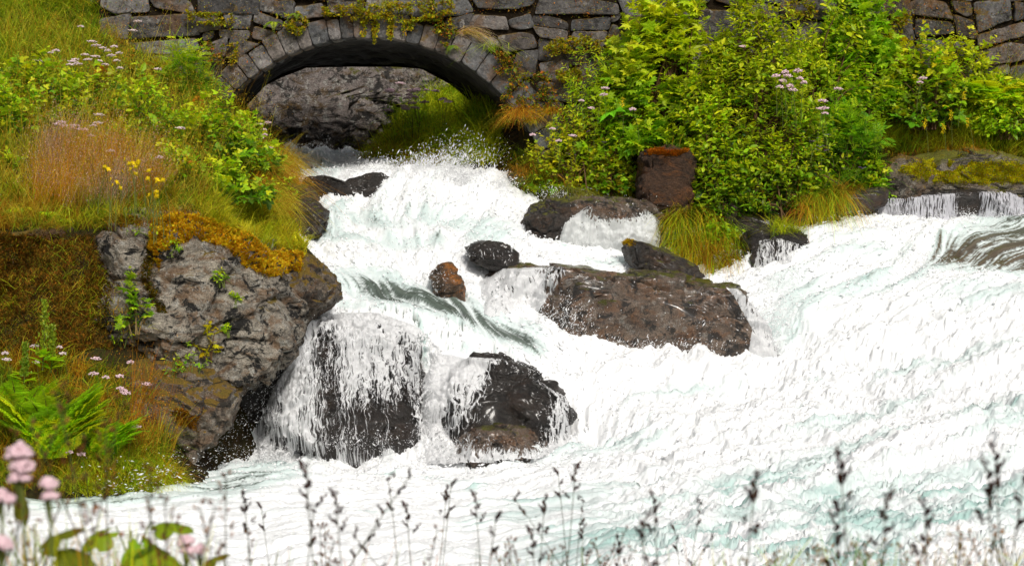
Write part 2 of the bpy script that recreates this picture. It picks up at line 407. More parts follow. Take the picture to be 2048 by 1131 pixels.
# foam colour
teal = smooth01(fbm(np.stack([WX*.9, WY*.9, WX*0+12], -1), 4, .55)+.09*LIC0+.05*LIC1-.25*isot+.5*smooth01(PY, 860, 1080)*smooth01(PX, 850, 1150), .26, .72)
teal = np.clip(teal*1.3+.9*smooth01(dark+.10*isot+.05*LIC0+.06*mid, .12, .5), 0, 1.6)
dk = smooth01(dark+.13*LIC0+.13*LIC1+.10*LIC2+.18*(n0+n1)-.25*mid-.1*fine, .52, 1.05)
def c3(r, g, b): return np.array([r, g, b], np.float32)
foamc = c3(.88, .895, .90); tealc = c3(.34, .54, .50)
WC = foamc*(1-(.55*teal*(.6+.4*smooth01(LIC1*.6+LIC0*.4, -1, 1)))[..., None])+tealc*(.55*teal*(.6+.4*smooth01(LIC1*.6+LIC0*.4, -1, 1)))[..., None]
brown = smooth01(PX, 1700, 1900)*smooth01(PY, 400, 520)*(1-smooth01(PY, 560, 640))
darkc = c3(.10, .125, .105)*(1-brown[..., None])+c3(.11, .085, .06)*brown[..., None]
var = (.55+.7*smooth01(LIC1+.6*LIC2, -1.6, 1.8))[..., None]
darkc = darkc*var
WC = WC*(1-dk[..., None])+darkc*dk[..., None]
m = NT('river_water'); a = m.n('ShaderNodeAttribute'); a.attribute_name = 'Col'; a2 = m.n('ShaderNodeAttribute'); a2.attribute_name = 'clear'
c = m.coord()
h = m.math('ADD', m.noise(c, 38, 8, .75, .8), m.math('MULTIPLY', m.voro(c, 60, 'SMOOTH_F1'), .4))
bmp = m.n('ShaderNodeBump'); m.l(h, bmp.inputs['Height']); bmp.inputs['Distance'].default_value = .03
m.l(m.math('MULTIPLY', m.math('SUBTRACT', 1.0, a2.outputs['Fac'], True), .18), bmp.inputs['Strength'])
rg = m.math('MULTIPLY_ADD', a2.outputs['Fac'], -.7); rg.node.inputs[2].default_value = .82
b = m.pbr(a.outputs['Color'], rg, .5, bmp.outputs[0])
b.inputs['IOR'].default_value = 1.33
WATERM = m.m
keepw = np.ones((NY-1, NU-1), bool)
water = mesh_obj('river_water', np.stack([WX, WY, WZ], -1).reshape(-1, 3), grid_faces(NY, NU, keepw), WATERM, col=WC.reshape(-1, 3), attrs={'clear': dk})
tag(water, 'white foaming river tumbling down between boulders into a pale green pool', 'river', kind='structure')
def water_z(x, y):
    x = np.asarray(x, float); y = np.asarray(y, float)
    return bil(WZ0, (y-yg[0])/DYY, (x/np.maximum(y, .1)-ug[0])/DU)

# ================================================================== TERRAIN
riv = [(-16, 10.8), (-16, 16.4)]
def pxy(a, b_, Y): q = P(a, b_, Y); return (q[0], q[1])
riv += [pxy(*q) for q in [(0, 990, 16.8), (200, 965, 17.2), (380, 945, 17.8), (430, 935, 19.0), (480, 930, 19.7), (560, 700, 20.9), (610, 610, 21.1), (650, 560, 21.6), (610, 500, 22.2), (590, 410, 23.2), (590, 390, 24.6), (600, 340, 26.5), (575, 300, 28.2), (560, 285, 31),
 (760, 285, 31), (715, 320, 28.5), (830, 333, 26.5), (1010, 345, 25.5), (1050, 385, 24.6), (1110, 395, 24.2), (1250, 430, 24.1), (1340, 485, 23.6), (1400, 545, 23.15), (1480, 540, 23.1), (1570, 475, 23.8), (1640, 445, 24.3), (1800, 430, 24.45), (2048, 405, 24.6), (2400, 390, 24.9)]]
riv += [(18, 25.5), (18, 10.8), (5, 11.2), (-5, 11.0)]
rivA = np.array(riv)
lp = []
for i in range(len(riv)):
    a_, b_ = rivA[i], rivA[(i+1) % len(riv)]; n = max(1, int(np.hypot(*(b_-a_))/.5))
    for k in range(n):
        q = a_+(b_-a_)*k/n; lp.append((q[0], q[1], float(water_z(q[0], q[1]))+.01 if abs(q[0]) < 9 else float(water_z(np.sign(q[0])*min(abs(q[0]), .36*q[1]), q[1]))))
gx, gy = np.meshgrid(np.arange(-15.5, 18, .5), np.arange(11.2, 31, .5))
gm = pip(gx, gy, riv) & (dseg(gx, gy, riv) > .3)
for x, y in zip(gx[gm], gy[gm]): lp.append((x, y, float(water_z(x, y))-.5))
lpx = [(-900, -60, 25), (-900, 200, 21), (-900, 500, 17.5), (-900, 900, 16), (-60, 5, 24.95), (190, 70, 24.95), (330, 140, 24.95), (430, 190, 24.95), (500, 250, 24.95), (545, 320, 24.9),
 (-200, 250, 21.5), (0, 250, 21.5), (200, 275, 21.6), (400, 305, 22), (530, 360, 22.8), (100, 370, 20), (300, 385, 20.2), (450, 400, 20.8), (-200, 455, 19.0), (0, 465, 18.9), (200, 470, 19.1), (450, 485, 19.6), (550, 500, 20.6),
 (-200, 660, 18.3), (0, 670, 18.2), (200, 730, 18.3), (320, 800, 18.5), (-200, 860, 17.2), (0, 860, 17.2), (250, 905, 17.5), (340, 935, 17.9), (440, 800, 19.4), (450, 900, 19.35), (520, 640, 20.5),
 (1100, 330, 24.9), (1060, 360, 24.95), (1250, 330, 24.9), (1400, 330, 24.7), (1400, 430, 24.2), (1500, 440, 24.2), (1600, 400, 24.5), (1700, 350, 24.7), (1500, 250, 25.1), (1300, 250, 25.15), (1700, 200, 25.2), (2048, 130, 25.3), (2048, 270, 24.9), (2300, 250, 25), (1800, 270, 24.9), (2500, 100, 25.4),
 (720, 335, 29), (760, 260, 30), (860, 190, 31.5), (960, 190, 31.5), (1000, 300, 29.5), (900, 300, 29), (560, 270, 30), (480, 200, 30.5), (560, 260, 31.8), (900, 150, 32.5)]
lp += [P(*q) for q in lpx]
lp += [(x, y, z) for x in (-60, -20, -6, 0, 6, 20, 60) for y, z in ((-12, 1.4), (0, 1.3), (4, 1.15), (8, .5))]
lp += [(x, y, z) for x in (-60, -24, -11) for y, z in ((14, .2+abs(x)*.01), (20, 2+abs(x)*.03), (24.8, 4.8), (25.7, 5.45), (28.3, 5.45))]
lp += [(x, y, z) for x in (24, 60) for y, z in ((14, 1.2), (20, 2.5), (24.9, 4.3), (25.9, 5.45), (28.3, 5.45))]
lp += [(x, 25.75, 5.45) for x in (-6.5, -5.3, 1.5, 3, 6, 9, 13, 18)]+[(x, 28.3, 5.45) for x in (-6.5, -5.3, 1.5, 3, 6, 9, 13, 18)]
lp += [(x, 33.5, 7+abs(x+2)*.1) for x in (-60, -20, -8, -3, 1, 6, 12, 25, 60)]+[(x, 90, 34) for x in (-60, 0, 60)]+[(x, 55, 15) for x in (-60, 0, 60)]
LT = Tri(lp)
xs = np.concatenate([np.arange(-60, -9, 1.5), np.arange(-9, 10, .06), np.arange(10, 60.1, 1.5)])
ys = np.concatenate([np.arange(-12, 10, .5), np.arange(10, 33, .06), np.arange(33, 90, 1.5)])
TX, TY = np.meshgrid(xs, ys); TZ = LT(TX, TY); TZ = np.where(np.isnan(TZ), 5, TZ); TZ = blur(TZ, 2.2, 2.2)
inr = pip(TX, TY, riv); dr = np.where(inr, -1, 1)*dseg(TX, TY, riv)
TZ += smooth01(dr, 0, .5)*(.10*fbm(np.stack([TX*1.1, TY*1.1, TX*0], -1), 4)+.035*fbm(np.stack([TX*5, TY*5, TX*0+3], -1), 3))
m = NT('bank_soil'); c = m.coord()
n = m.noise(c, 1.6, 8, .7); n2 = m.noise(c, 22, 6, .7)
col = m.mix(m.ramp(n, [(.4, 0), (.6, 1)]), (.018, .013, .007), (.045, .045, .012))
col = m.mix(m.ramp(n2, [(.45, 0), (.65, .8)]), col, (.08, .045, .015))
m.pbr(col, .95, .1, m.bump(n2, 1, .05)); SOIL = m.m
ground = mesh_obj('ground', np.stack([TX, TY, TZ], -1).reshape(-1, 3), grid_faces(len(ys), len(xs)), SOIL)
tag(ground, 'dark mossy soil of the river banks and the stream bed', 'ground', kind='structure')
def ground_z(x, y):
    x = np.asarray(x, float); y = np.asarray(y, float)
    c = np.interp(x, xs, np.arange(len(xs))); r = np.interp(y, ys, np.arange(len(ys)))
    return bil(TZ, r, c)
def hit(px, py, y0=11., y1=33.):
    """where the view rays through photo points meet the ground"""
    px = np.asarray(px, float); py = np.asarray(py, float)
    u = (px-1024)/F; v = (565.5-py)/F; dy = cp+v*sp_; dz = -sp_+v*cp; kx = u/dy; kz = dz/dy
    yv = np.full(px.shape, y1); found = np.zeros(px.shape, bool)
    dp = np.full(px.shape, 1.0)
    for Y in np.arange(y0, y1, .04):
        d = CAM_Z+kz*Y-ground_z(kx*Y, Y+0*kx)
        n = (~found) & (d <= 0); yv[n] = (Y-.04*(-d/np.maximum(dp-d, 1e-6)))[n]; found |= n; dp = d
    return kx*yv, yv, ground_z(kx*yv, yv), found

# ================================================================== ROCKS
def ico(sub):
    bpy_me = bpy.data.meshes.new('tmp')
    import bmesh
    bm = bmesh.new(); bmesh.ops.create_icosphere(bm, subdivisions=sub, radius=1)
    V = np.array([v.co[:] for v in bm.verts]); Fc = np.array([[v.index for v in f.verts] for f in bm.faces]); bm.free()
    bpy.data.meshes.remove(bpy_me); return V, Fc
ICO = {k: ico(k) for k in (1, 5, 6)}
V7, F7 = ico(7); ICO[7] = (V7, F7)
ROCKS = {}
def rock(name, label, poly, Y, depth, mat, seed=1, sub=6, facets=10, rough=.05, strata=.02, boxy=.55, crack=.03, cat='boulder', group=None, centre=None, dboxy=.6, tilt=0.0, lean=0.0):
    rr = np.random.RandomState(seed)
    pts = np.array([P(a, b_, Y) for a, b_ in poly])[:, [0, 2]]
    c = pts.mean(0) if centre is None else np.array(P(*centre, Y))[[0, 2]]
    D, Fc = ICO[sub]
    th = np.arctan2(D[:, 2], D[:, 0]); ct, sn = np.cos(th), np.sin(th)
    R = np.full(len(D), 1e9)
    q = pts-c
    for i in range(len(q)):
        a_, b_ = q[i], q[(i+1) % len(q)]; e = b_-a_
        den = ct*e[1]-sn*e[0]; den = np.where(np.abs(den) < 1e-9, 1e-9, den)
        t = (a_[0]*e[1]-a_[1]*e[0])/den; s = (a_[0]*sn-a_[1]*ct)/den
        ok = (t > 0) & (s >= -1e-6) & (s <= 1+1e-6); R = np.where(ok & (t < R), t, R)
    R = np.where(R > 1e8, .1, R)
    rad = np.clip(1-np.abs(D[:, 1])**2, 0, 1)**(.5*boxy)
    yy = np.sign(D[:, 1])*np.abs(D[:, 1])**dboxy*depth
    V = np.stack([c[0]+R*rad*ct, Y+yy, c[1]+R*rad*sn], 1)
    size = np.sqrt(abs(np.ptp(pts[:, 0])*np.ptp(pts[:, 1]))); cc = np.array([c[0], Y, c[1]])
    # facets cut the front so the block reads as broken stone
    for k in range(facets):
        nrm = np.array([rr.normal()*.8, -abs(rr.normal())*.9-.25, rr.normal()*.6+.25]); nrm /= np.linalg.norm(nrm)
        d = (V-cc)@nrm; off = np.quantile(d, rr.uniform(.86, .97)); ex = np.maximum(d-off, 0); V = V-nrm*(ex*.8)[:, None]
    if lean: V[:, 1] += (V[:, 2]-c[1])*lean
    n = V-cc; n /= np.linalg.norm(n, axis=1)[:, None]+1e-9
    s = 1/max(size, .15)
    big_ = fbm(V*s*1.6+seed*3.1, 4, .5); med = fbm(V*5+seed, 5, .6, ridge=True); fn = fbm(V*22+seed, 4, .65)
    ax = np.array([.25, .2, 1.0]) if not tilt else np.array([math.sin(tilt), .2, math.cos(tilt)])
    sv = (V@ax)*6+2.5*fbm(V*1.5+seed, 3); stp = sv-np.floor(sv)
    stp = smooth01(stp, 0, .25)-stp
    wq = .25*np.stack([fbm(V*3, 2), fbm(V*3+7, 2), fbm(V*3+3, 2)], -1)
    rot = np.array([[.93, .1, -.35], [-.05, 1, .1], [.36, 0, .93*1.5]])
    f1, f2, _, t1 = worley((V+wq*.3)@rot*(1.5 if size > 1.2 else 1.9*s), seed)
    g1, g2, _, t2 = worley((V+wq*.15)@rot*(4.2 if size > 1.2 else 5.2*s), seed+3)
    h1, h2, _, t3 = worley(V@rot*13, seed+5)
    cr = np.exp(-((f2-f1)/.06)**2)
    amp = min(size, 1.25)
    d = amp*(rough*1.2*big_+rough*.32*med+rough*.22*fn+rough*1.6*t1+rough*.65*t2)+.016*t3+strata*stp-crack*cr*min(1, amp)
    V = V+n*d[:, None]
    loc = (float(c[0]), float(Y), float(c[1]))
    o = mesh_obj(name, V, Fc, mat, loc=loc, smooth=True)
    if label: tag(o, label, cat, group)
    ROCKS.setdefault(name, []).append(o); o['_'] = 0; del o['_']
    o_data = (V, Fc)
    return o, o_data
MAT_OUT = rock_mat('lichen_gneiss', (.016, .012, .009), (.40, .355, .285), (.18, .085, .025), .7, .8, 1.0, (.26, .13, .012), .15, .85)
MAT_LEDGE = rock_mat('mossy_ledge', (.025, .02, .014), (.24, .19, .14), (.16, .07, .02), .6, .45, .8, (.28, .13, .012), .75, .85)
MAT_WET = rock_mat('wet_black_rock', (.006, .0055, .005), (.038, .031, .026), (.06, .028, .012), .3, .05, .3, rough=.42, wet=.22)
MAT_BROWN = rock_mat('wet_brown_rock', (.012, .008, .006), (.20, .145, .105), (.24, .10, .03), .45, .3, .9, moss=(.14, .13, .01), moss_amt=.12, rough=.32, wet=.4)
MAT_DARK = rock_mat('dark_bank_rock', (.010, .009, .007), (.06, .045, .035), (.10, .045, .015), .5, .1, .5, moss=(.15, .14, .01), moss_amt=.35, rough=.6, wet=.15)
MAT_MOSSY = rock_mat('green_mossed_rock', (.03, .027, .02), (.30, .26, .20), (.16, .08, .02), .4, .5, .7, moss=(.22, .19, .012), moss_amt=.95, rough=.85, moss2=(.12, .14, .012))
MAT_FACE = rock_mat('shaded_cliff', (.014, .011, .009), (.30, .255, .23), (.12, .07, .02), .9, .9, .9, moss=(.10, .08, .01), moss_amt=.5, rough=.85)
MAT_BLOCK = rock_mat('brown_block', (.02, .010, .006), (.085, .042, .020), (.16, .06, .015), .8, .0, .4, rough=.85, wet=.0)
MAT_EARTH = rock_mat('brown_earth_face', (.02, .012, .006), (.13, .07, .028), (.2, .08, .015), .7, .12, .7, moss=(.25, .12, .01), moss_amt=.5, rough=.95)
RD = {}
def R_(key, *a, **k): RD[key] = rock(*a, **k)
R_('out', 'rock_outcrop', 'huge grey lichen covered rock outcrop under the grassy left bank', [(85, 462), (200, 448), (300, 440), (380, 432), (480, 455), (560, 480), (612, 520), (615, 590), (600, 660), (575, 700), (520, 760), (470, 790), (420, 778), (330, 745), (240, 700), (90, 680)], 19.3, .95, MAT_OUT, 4, 7, 16, .075, .03, .45, .07, 'outcrop', centre=(360, 600), tilt=.35)
R_('nose', 'boulder', 'rounded brown boulder jutting from the outcrop beside the waterfall crest', [(555, 500), (600, 498), (640, 530), (672, 572), (668, 600), (625, 640), (596, 690), (560, 690), (540, 600)], 20.1, .6, MAT_LEDGE, 9, 6, 8, .05, .02, .6, .03)
R_('earth', 'earth_bank', 'brown mossy earth face left of the grey outcrop', [(-420, 480), (0, 455), (130, 455), (160, 520), (150, 640), (110, 720), (-420, 760)], 19.0, .6, MAT_EARTH, 12, 6, 6, .04, .02, .4, .02, 'earth bank')
R_('ledge', 'rock_ledge', 'low layered ledge with rusty moss at the foot of the outcrop', [(215, 705), (330, 705), (410, 735), (478, 788), (470, 815), (435, 860), (385, 925), (320, 950), (225, 900)], 18.7, .65, MAT_LEDGE, 21, 6, 10, .045, .05, .5, .03, 'rock ledge', tilt=.45)
R_('cave', 'boulder', 'black wet rock in the recess between the ledge and the waterfall', [(400, 760), (520, 660), (610, 600), (640, 700), (620, 960), (380, 965)], 20.35, .45, MAT_WET, 31, 6, 8)  # black of this rock stands in for the cavern shadow under the outcrop
R_('f1', 'boulder', 'upper black boulder behind the lacy veil of the left waterfall', [(590, 690), (640, 655), (720, 650), (800, 668), (840, 700), (850, 800), (560, 830), (575, 740)], 20.35, .55, MAT_WET, 41, 6, 8, boxy=.5)
R_('f2', 'boulder', 'lower broad black boulder washed by strands of the left waterfall', [(545, 800), (590, 760), (660, 742), (760, 738), (826, 765), (835, 830), (832, 960), (500, 970), (515, 870)], 20.0, .5, MAT_WET, 42, 6, 8, boxy=.4)
R_('f3', 'boulder', 'narrow dark rock rib hidden in the white water between the two black boulders', [(815, 760), (850, 742), (895, 748), (920, 790), (915, 860), (900, 960), (815, 965)], 20.25, .5, MAT_WET, 44, 6, 5, .08, boxy=.4)
R_('g', 'boulder', 'dark pyramid shaped boulder right of the waterfall, standing in the foam', [(880, 790), (915, 745), (955, 718), (1000, 720), (1060, 748), (1110, 785), (1135, 828), (1100, 890), (1060, 950), (900, 960), (865, 880)], 20.0, .6, MAT_WET, 52, 6, 9, .06, boxy=.5)
R_('h', 'boulder', 'low flat brown rock at the foot of the pyramid shaped boulder', [(905, 900), (935, 862), (1000, 852), (1080, 860), (1100, 885), (1060, 930), (920, 945)], 19.35, .35, MAT_BROWN, 61, 6, 5, .04)
R_('i', 'boulder', 'long brown angular boulder lying across the middle of the rapid', [(1068, 585), (1085, 548), (1110, 533), (1170, 540), (1250, 550), (1340, 552), (1420, 566), (1475, 578), (1510, 640), (1560, 720), (1560, 820), (1150, 820), (1110, 700), (1060, 620)], 21.75, .62, MAT_BROWN, 74, 7, 0, .045, .035, .2, .05, centre=(1290, 650), tilt=-.2, dboxy=.36)
R_('i2', 'boulder', 'low wet shelf of rock covered by thin water, left end of the long boulder', [(955, 552), (1000, 535), (1060, 530), (1110, 536), (1125, 580), (1100, 640), (980, 630)], 21.95, .5, MAT_BROWN, 75, 6, 6, .04)
R_('j', 'boulder', 'tilted slab shaped boulder with a tuft of golden moss on its raised end', [(1228, 492), (1250, 478), (1295, 488), (1345, 508), (1395, 530), (1408, 552), (1370, 566), (1300, 552), (1245, 520)], 22.7, .35, MAT_DARK, 82, 6, 6, .035, .01, .6)
R_('k', 'boulder', 'small tan rock wedged under the tilted slab shaped boulder', [(1235, 560), (1262, 540), (1310, 543), (1335, 560), (1320, 590), (1250, 590)], 22.4, .25, MAT_BROWN, 83, 5, 5)
R_('l', 'boulder', 'small round dark rock streaked with foam in the upper left rapid', [(932, 495), (958, 484), (1010, 488), (1038, 508), (1032, 535), (985, 540), (945, 520)], 22.1, .35, MAT_WET, 85, 5, 4)
R_('m', 'boulder', 'small rust coloured pointed rock surrounded by white water', [(862, 550), (878, 530), (903, 528), (925, 562), (930, 600), (870, 600)], 21.4, .22, rock_mat('rusty_rock', (.03, .02, .012), (.14, .08, .04), (.42, .15, .02), .9, 0, .5, rough=.45, wet=.3), 87, 5, 5)
R_('n', 'boulder', 'dark boulder on the left edge of the glassy water slide', [(1043, 445), (1062, 412), (1095, 400), (1135, 404), (1150, 440), (1120, 500), (1060, 500)], 23.5, .4, MAT_DARK, 91, 6, 6)
R_('o', 'boulder', 'broad domed rock under a thin glittering sheet of water', [(1095, 440), (1130, 404), (1200, 392), (1290, 402), (1325, 430), (1335, 480), (1320, 540), (1100, 540)], 23.75, .55, MAT_BROWN, 93, 6, 5, .03)
R_('p', 'boulder', 'small flat rock with dark green moss above the water slide', [(1103, 394), (1130, 375), (1170, 378), (1198, 392), (1180, 412), (1115, 412)], 24.1, .25, MAT_MOSSY, 95, 5, 4)
R_('q', 'stone_block', 'upright dark red brown stone block topped with orange moss', [(1280, 316), (1292, 302), (1330, 298), (1372, 302), (1386, 322), (1390, 380), (1385, 445), (1275, 445), (1276, 370)], 23.95, .3, MAT_BLOCK, 97, 6, 3, .05, .01, .22, .012, 'stone block', dboxy=.35)
R_('r', 'boulder', 'long low black rock in the shade under the bridge arch', [(585, 400), (608, 352), (650, 350), (692, 364), (742, 346), (800, 344), (828, 368), (760, 400), (640, 410)], 24.5, .4, MAT_WET, 101, 6, 5, .04)
R_('s', 'boulder', 'round wet rock at the left edge of the stream below the orange grass', [(572, 460), (590, 408), (625, 400), (655, 425), (645, 470), (600, 490)], 22.9, .4, MAT_DARK, 103, 6, 4)
R_('s2', 'boulder', 'dark rock at the stream edge directly under the hanging orange grass', [(560, 400), (575, 370), (620, 372), (640, 400), (600, 425), (560, 425)], 23.6, .35, MAT_DARK, 104, 5, 4)
R_('t', 'boulder', 'grey angular boulder at the left end of the mossy slab on the right bank', [(1738, 388), (1765, 335), (1800, 312), (1840, 322), (1878, 350), (1870, 392), (1800, 402)], 24.45, .35, MAT_LEDGE, 107, 6, 8, .05)
R_('t2', 'rock_slab', 'wide sloping rock slab covered in yellow green moss on the right bank', [(1770, 350), (1790, 306), (1860, 298), (1960, 305), (2060, 322), (2300, 340), (2300, 400), (2000, 392), (1860, 392)], 24.85, .55, MAT_MOSSY, 109, 6, 8, .04, .02, .4, .02, 'rock slab', tilt=.3)
R_('u', 'rock_ledge', 'straight dark weir ledge under a curtain of falling water', [(1610, 440), (1640, 415), (1720, 398), (1820, 382), (2000, 376), (2300, 368), (2300, 500), (1620, 520)], 24.5, .28, MAT_WET, 113, 6, 3, .015, .01, .2, .01, 'weir ledge', dboxy=.4)
R_('v', 'boulder', 'dark wet rock under the small side cascade right of the yellow grass', [(1475, 490), (1500, 462), (1545, 455), (1600, 462), (1610, 500), (1580, 560), (1480, 575)], 23.3, .45, MAT_WET, 117, 6, 6)
R_('w', 'cliff', 'lichen streaked cliff face seen through the bridge arch', [(380, 40), (560, 20), (760, 30), (930, 60), (960, 160), (880, 215), (800, 215), (780, 300), (640, 330), (480, 330), (380, 300)], 31.6, 1.0, MAT_FACE, 121, 7, 14, .05, .04, .4, .05, 'cliff', centre=(640, 170))
R_('x', 'boulder', 'low mossy rock against the foot of the right bridge abutment', [(1015, 400), (1020, 350), (1060, 338), (1105, 350), (1120, 395), (1080, 415)], 24.8, .3, MAT_DARK, 125, 5, 4)
R_('y', 'earth_bank', 'dark overhanging earth edge below the willow shrubs on the right bank', [(1385, 470), (1380, 410), (1450, 395), (1600, 385), (1760, 375), (1760, 410), (1640, 460), (1500, 490), (1440, 545), (1390, 560), (1330, 520)], 24.25, .55, MAT_DARK, 127, 6, 6, .05, cat='earth bank', centre=(1480, 450))
# ================================================================== STONE BRIDGE
def stone_mat(name, a, b_, rust_amt, moss_amt=.35):
    m = NT(name); c = m.coord(); at = m.n('ShaderNodeAttribute'); at.attribute_name = 'Col'
    n = m.noise(c, 5, 9, .7, .4); n2 = m.noise(c, 34, 7, .75)
    col = m.mix(m.ramp(n, [(.35, 0), (.65, 1)]), a, b_)
    col = m.mix(m.ramp(n2, [(.45, 0), (.7, .6)]), col, (.30, .28, .25))
    col = m.mix(1, col, at.outputs['Color'], 'MULTIPLY')
    n3 = m.noise(c, 2.3, 6, .7, .5); col = m.mix(m.math('MULTIPLY', m.ramp(n3, [(.54, 0), (.62, 1)]), rust_amt), col, (.16, .075, .02))
    n5 = m.noise(c, 7, 8, .75); col = m.mix(m.ramp(n5, [(.55, 0), (.62, .75)]), col, (.014, .012, .010))
    n4 = m.noise(c, 6.3, 8, .75); col = m.mix(m.ramp(n4, [(.60, 0), (.64, .55)]), col, (.42, .40, .37))
    n6 = m.noise(c, 3.4, 7, .7)
    col = m.mix(m.math('MULTIPLY', m.ramp(m.math('ADD', n6, m.math('MULTIPLY', m.upz(), .3)), [(.60, 0), (.68, 1)]), moss_amt), col, (.13, .08, .012))
    m.pbr(col, .85, .3, m.bump(m.math('ADD', n, m.math('MULTIPLY', n2, .6)), .9, .03)); return m.m
STONE = stone_mat('bridge_stone', (.03, .028, .028), (.19, .18, .178), .5, .8)
STONE2 = stone_mat('wall_stone', (.028, .025, .024), (.17, .155, .15), .7, 1.2)
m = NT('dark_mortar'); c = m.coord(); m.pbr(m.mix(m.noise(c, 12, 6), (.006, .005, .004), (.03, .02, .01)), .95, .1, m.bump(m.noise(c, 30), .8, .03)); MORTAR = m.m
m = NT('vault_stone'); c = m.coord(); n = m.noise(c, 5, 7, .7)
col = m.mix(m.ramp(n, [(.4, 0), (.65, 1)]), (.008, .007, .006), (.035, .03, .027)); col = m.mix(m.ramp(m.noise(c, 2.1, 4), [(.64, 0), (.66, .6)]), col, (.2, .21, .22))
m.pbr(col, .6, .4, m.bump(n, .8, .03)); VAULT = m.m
YB = 25.0; SC = YB/F
AC = P(735, 456, YB); AX, AZ = AC[0], AC[2]; AR = 379*YB/F*1.0
RING = .27
def stone_mesh(polys, Y, depth, rr, bulge=.02, tone=None, rough_e=.014, keepout=None, inset=.003, rnd=1):
    """each outline becomes a pillowed block; all blocks of one wall join into one mesh"""
    VV, FF, CC = [], [], []; off = 0
    for q in polys:
        q = np.asarray(q, float); c = q.mean(0)
        L = np.hypot(*(np.roll(q, -1, 0)-q).T); per = L.sum(); n = max(20, int(per/.03))
        cum = np.concatenate([[0], np.cumsum(L)]); t = np.arange(n)/n*per; qq = np.vstack([q, q[:1]])
        bx = np.interp(t, cum, qq[:, 0]); bz = np.interp(t, cum, qq[:, 1])
        b = np.stack([bx, bz], 1)
        # round the corners
        for _ in range(rnd): b = .5*b+.25*(np.roll(b, 1, 0)+np.roll(b, -1, 0))
        e = fbm(np.stack([b[:, 0]*7, b[:, 1]*7, 0*b[:, 0]+off*.01], 1), 3)
        dirs = b-c; dl = np.hypot(*dirs.T)[:, None]+1e-9; b = b+dirs/dl*(e[:, None]*rough_e*1.6-inset)
        if keepout is not None: b = keepout(b)
        size = math.sqrt(max(1e-4, np.ptp(b[:, 0])*np.ptp(b[:, 1])))
        pr = rr.uniform(-.5, 1)*bulge; tx, tz = rr.normal(size=2)*.035
        rings = [(1.0, depth), (1.0, .018), (.985, .004), (.94, 0), (.8, 0), (.6, 0), (.4, 0), (.2, 0)]
        base = off; col = (np.array(tone(rr)) if tone else np.ones(3))
        for (s, dpt) in rings:
            ins = min(.05, size*.2)
            p = c+(b-c)*s
            rel = p-c
            y = Y+dpt-pr-(rel[:, 0]*tx+rel[:, 1]*tz)
            if s <= 1 and dpt < .03: y = y+(.028*fbm(np.stack([p[:, 0]*3.5, p[:, 1]*3.5, 0*y+off], 1), 4, ridge=True)+.010*fbm(np.stack([p[:, 0]*20, p[:, 1]*20, 0*y], 1), 3))*(0.3 if s == 1 else 1)
            VV.append(np.stack([p[:, 0], y, p[:, 1]], 1))
        VV.append(np.array([[c[0], Y-pr, c[1]]]))
        k = len(rings); i = np.arange(n); j = (i+1) % n
        for r in range(k-1):
            FF.append(np.stack([base+r*n+i, base+r*n+j, base+(r+1)*n+j, base+(r+1)*n+i], 1))
        FF.append(np.stack([base+(k-1)*n+i, base+(k-1)*n+j, np.full(n, base+k*n), np.full(n, base+k*n)], 1)[:, :3] if False else np.zeros((0, 4), int))
        TRI.append(np.stack([base+(k-1)*n+i, base+(k-1)*n+j, np.full(n, base+k*n)], 1))
        CC.append(np.tile(col, (k*n+1, 1))); off += k*n+1
    return np.vstack(VV), [np.vstack([f for f in FF if len(f)]), np.vstack(TRI)], np.vstack(CC)
TRI = []
def split(x0, z0, x1, z1, rr, out, big=.95, hmax=.42):
    w, h = x1-x0, z1-z0
    if (w > big or h > hmax or (w*h > .16 and rr.rand() < .45)) and (w > .16 and h > .12):
        if w/h > rr.uniform(1.2, 2.4) and w > .28:
            t = x0+w*rr.uniform(.3, .7); split(x0, z0, t, z1, rr, out, big, hmax); split(t, z0, x1, z1, rr, out, big, hmax)
        elif h > .2:
            t = z0+h*rr.uniform(.32, .68); split(x0, z0, x1, t, rr, out, big, hmax); split(x0, t, x1, z1, rr, out, big, hmax)
        else: out.append((x0, z0, x1, z1))
    else: out.append((x0, z0, x1, z1))
def warp(q, k=.06, s=1.3):
    q = np.asarray(q, float); a = np.stack([q[:, 0]*s, q[:, 1]*s, q[:, 0]*0+4], 1)
    return q+k*np.stack([fbm(a, 2), fbm(a+9, 2)], 1)*2
def rect_polys(rects, rr, gap=.008, warpk=.11, jit=.032):
    out = []
    for (x0, z0, x1, z1) in rects:
        q = np.array([(x0, z0), (x1, z0), (x1, z1), (x0, z1)], float)
        q = warp(q, warpk); c = q.mean(0); d = q-c; q = c+d*(1-gap/np.maximum(.05, np.abs(d)))
        q += rr.uniform(-jit, jit, q.shape)
        if rr.rand() < .55:   # cut a corner
            k = rr.randint(4); a = q[k]; p = q[k-1]; n = q[(k+1) % 4]; f = rr.uniform(.15, .4)
            q = np.insert(np.delete(q, k, 0), k, [a+(p-a)*f, a+(n-a)*f], 0)
        out.append(q)
    return out
def greytone(rr):
    v = rr.uniform(.45, 1.4); t = rr.uniform(-.08, .12); return (v*(1+t), v, v*(1-t*.8))
rr = np.random.RandomState(5)
bridge = empty('stone_bridge', (AX, YB, 2.2))
tag(bridge, 'old grey rubble stone bridge with a round arch over the stream', 'bridge')
bl = bridge.location
xl = P(196, 0, YB)[0]; xr = P(1235, 0, YB)[0]; TOP = 5.75
rects = []
for (a, b_) in [((xl, 3.2), (-3.9, TOP))]: split(a[0], a[1], b_[0], b_[1], rr, rects)
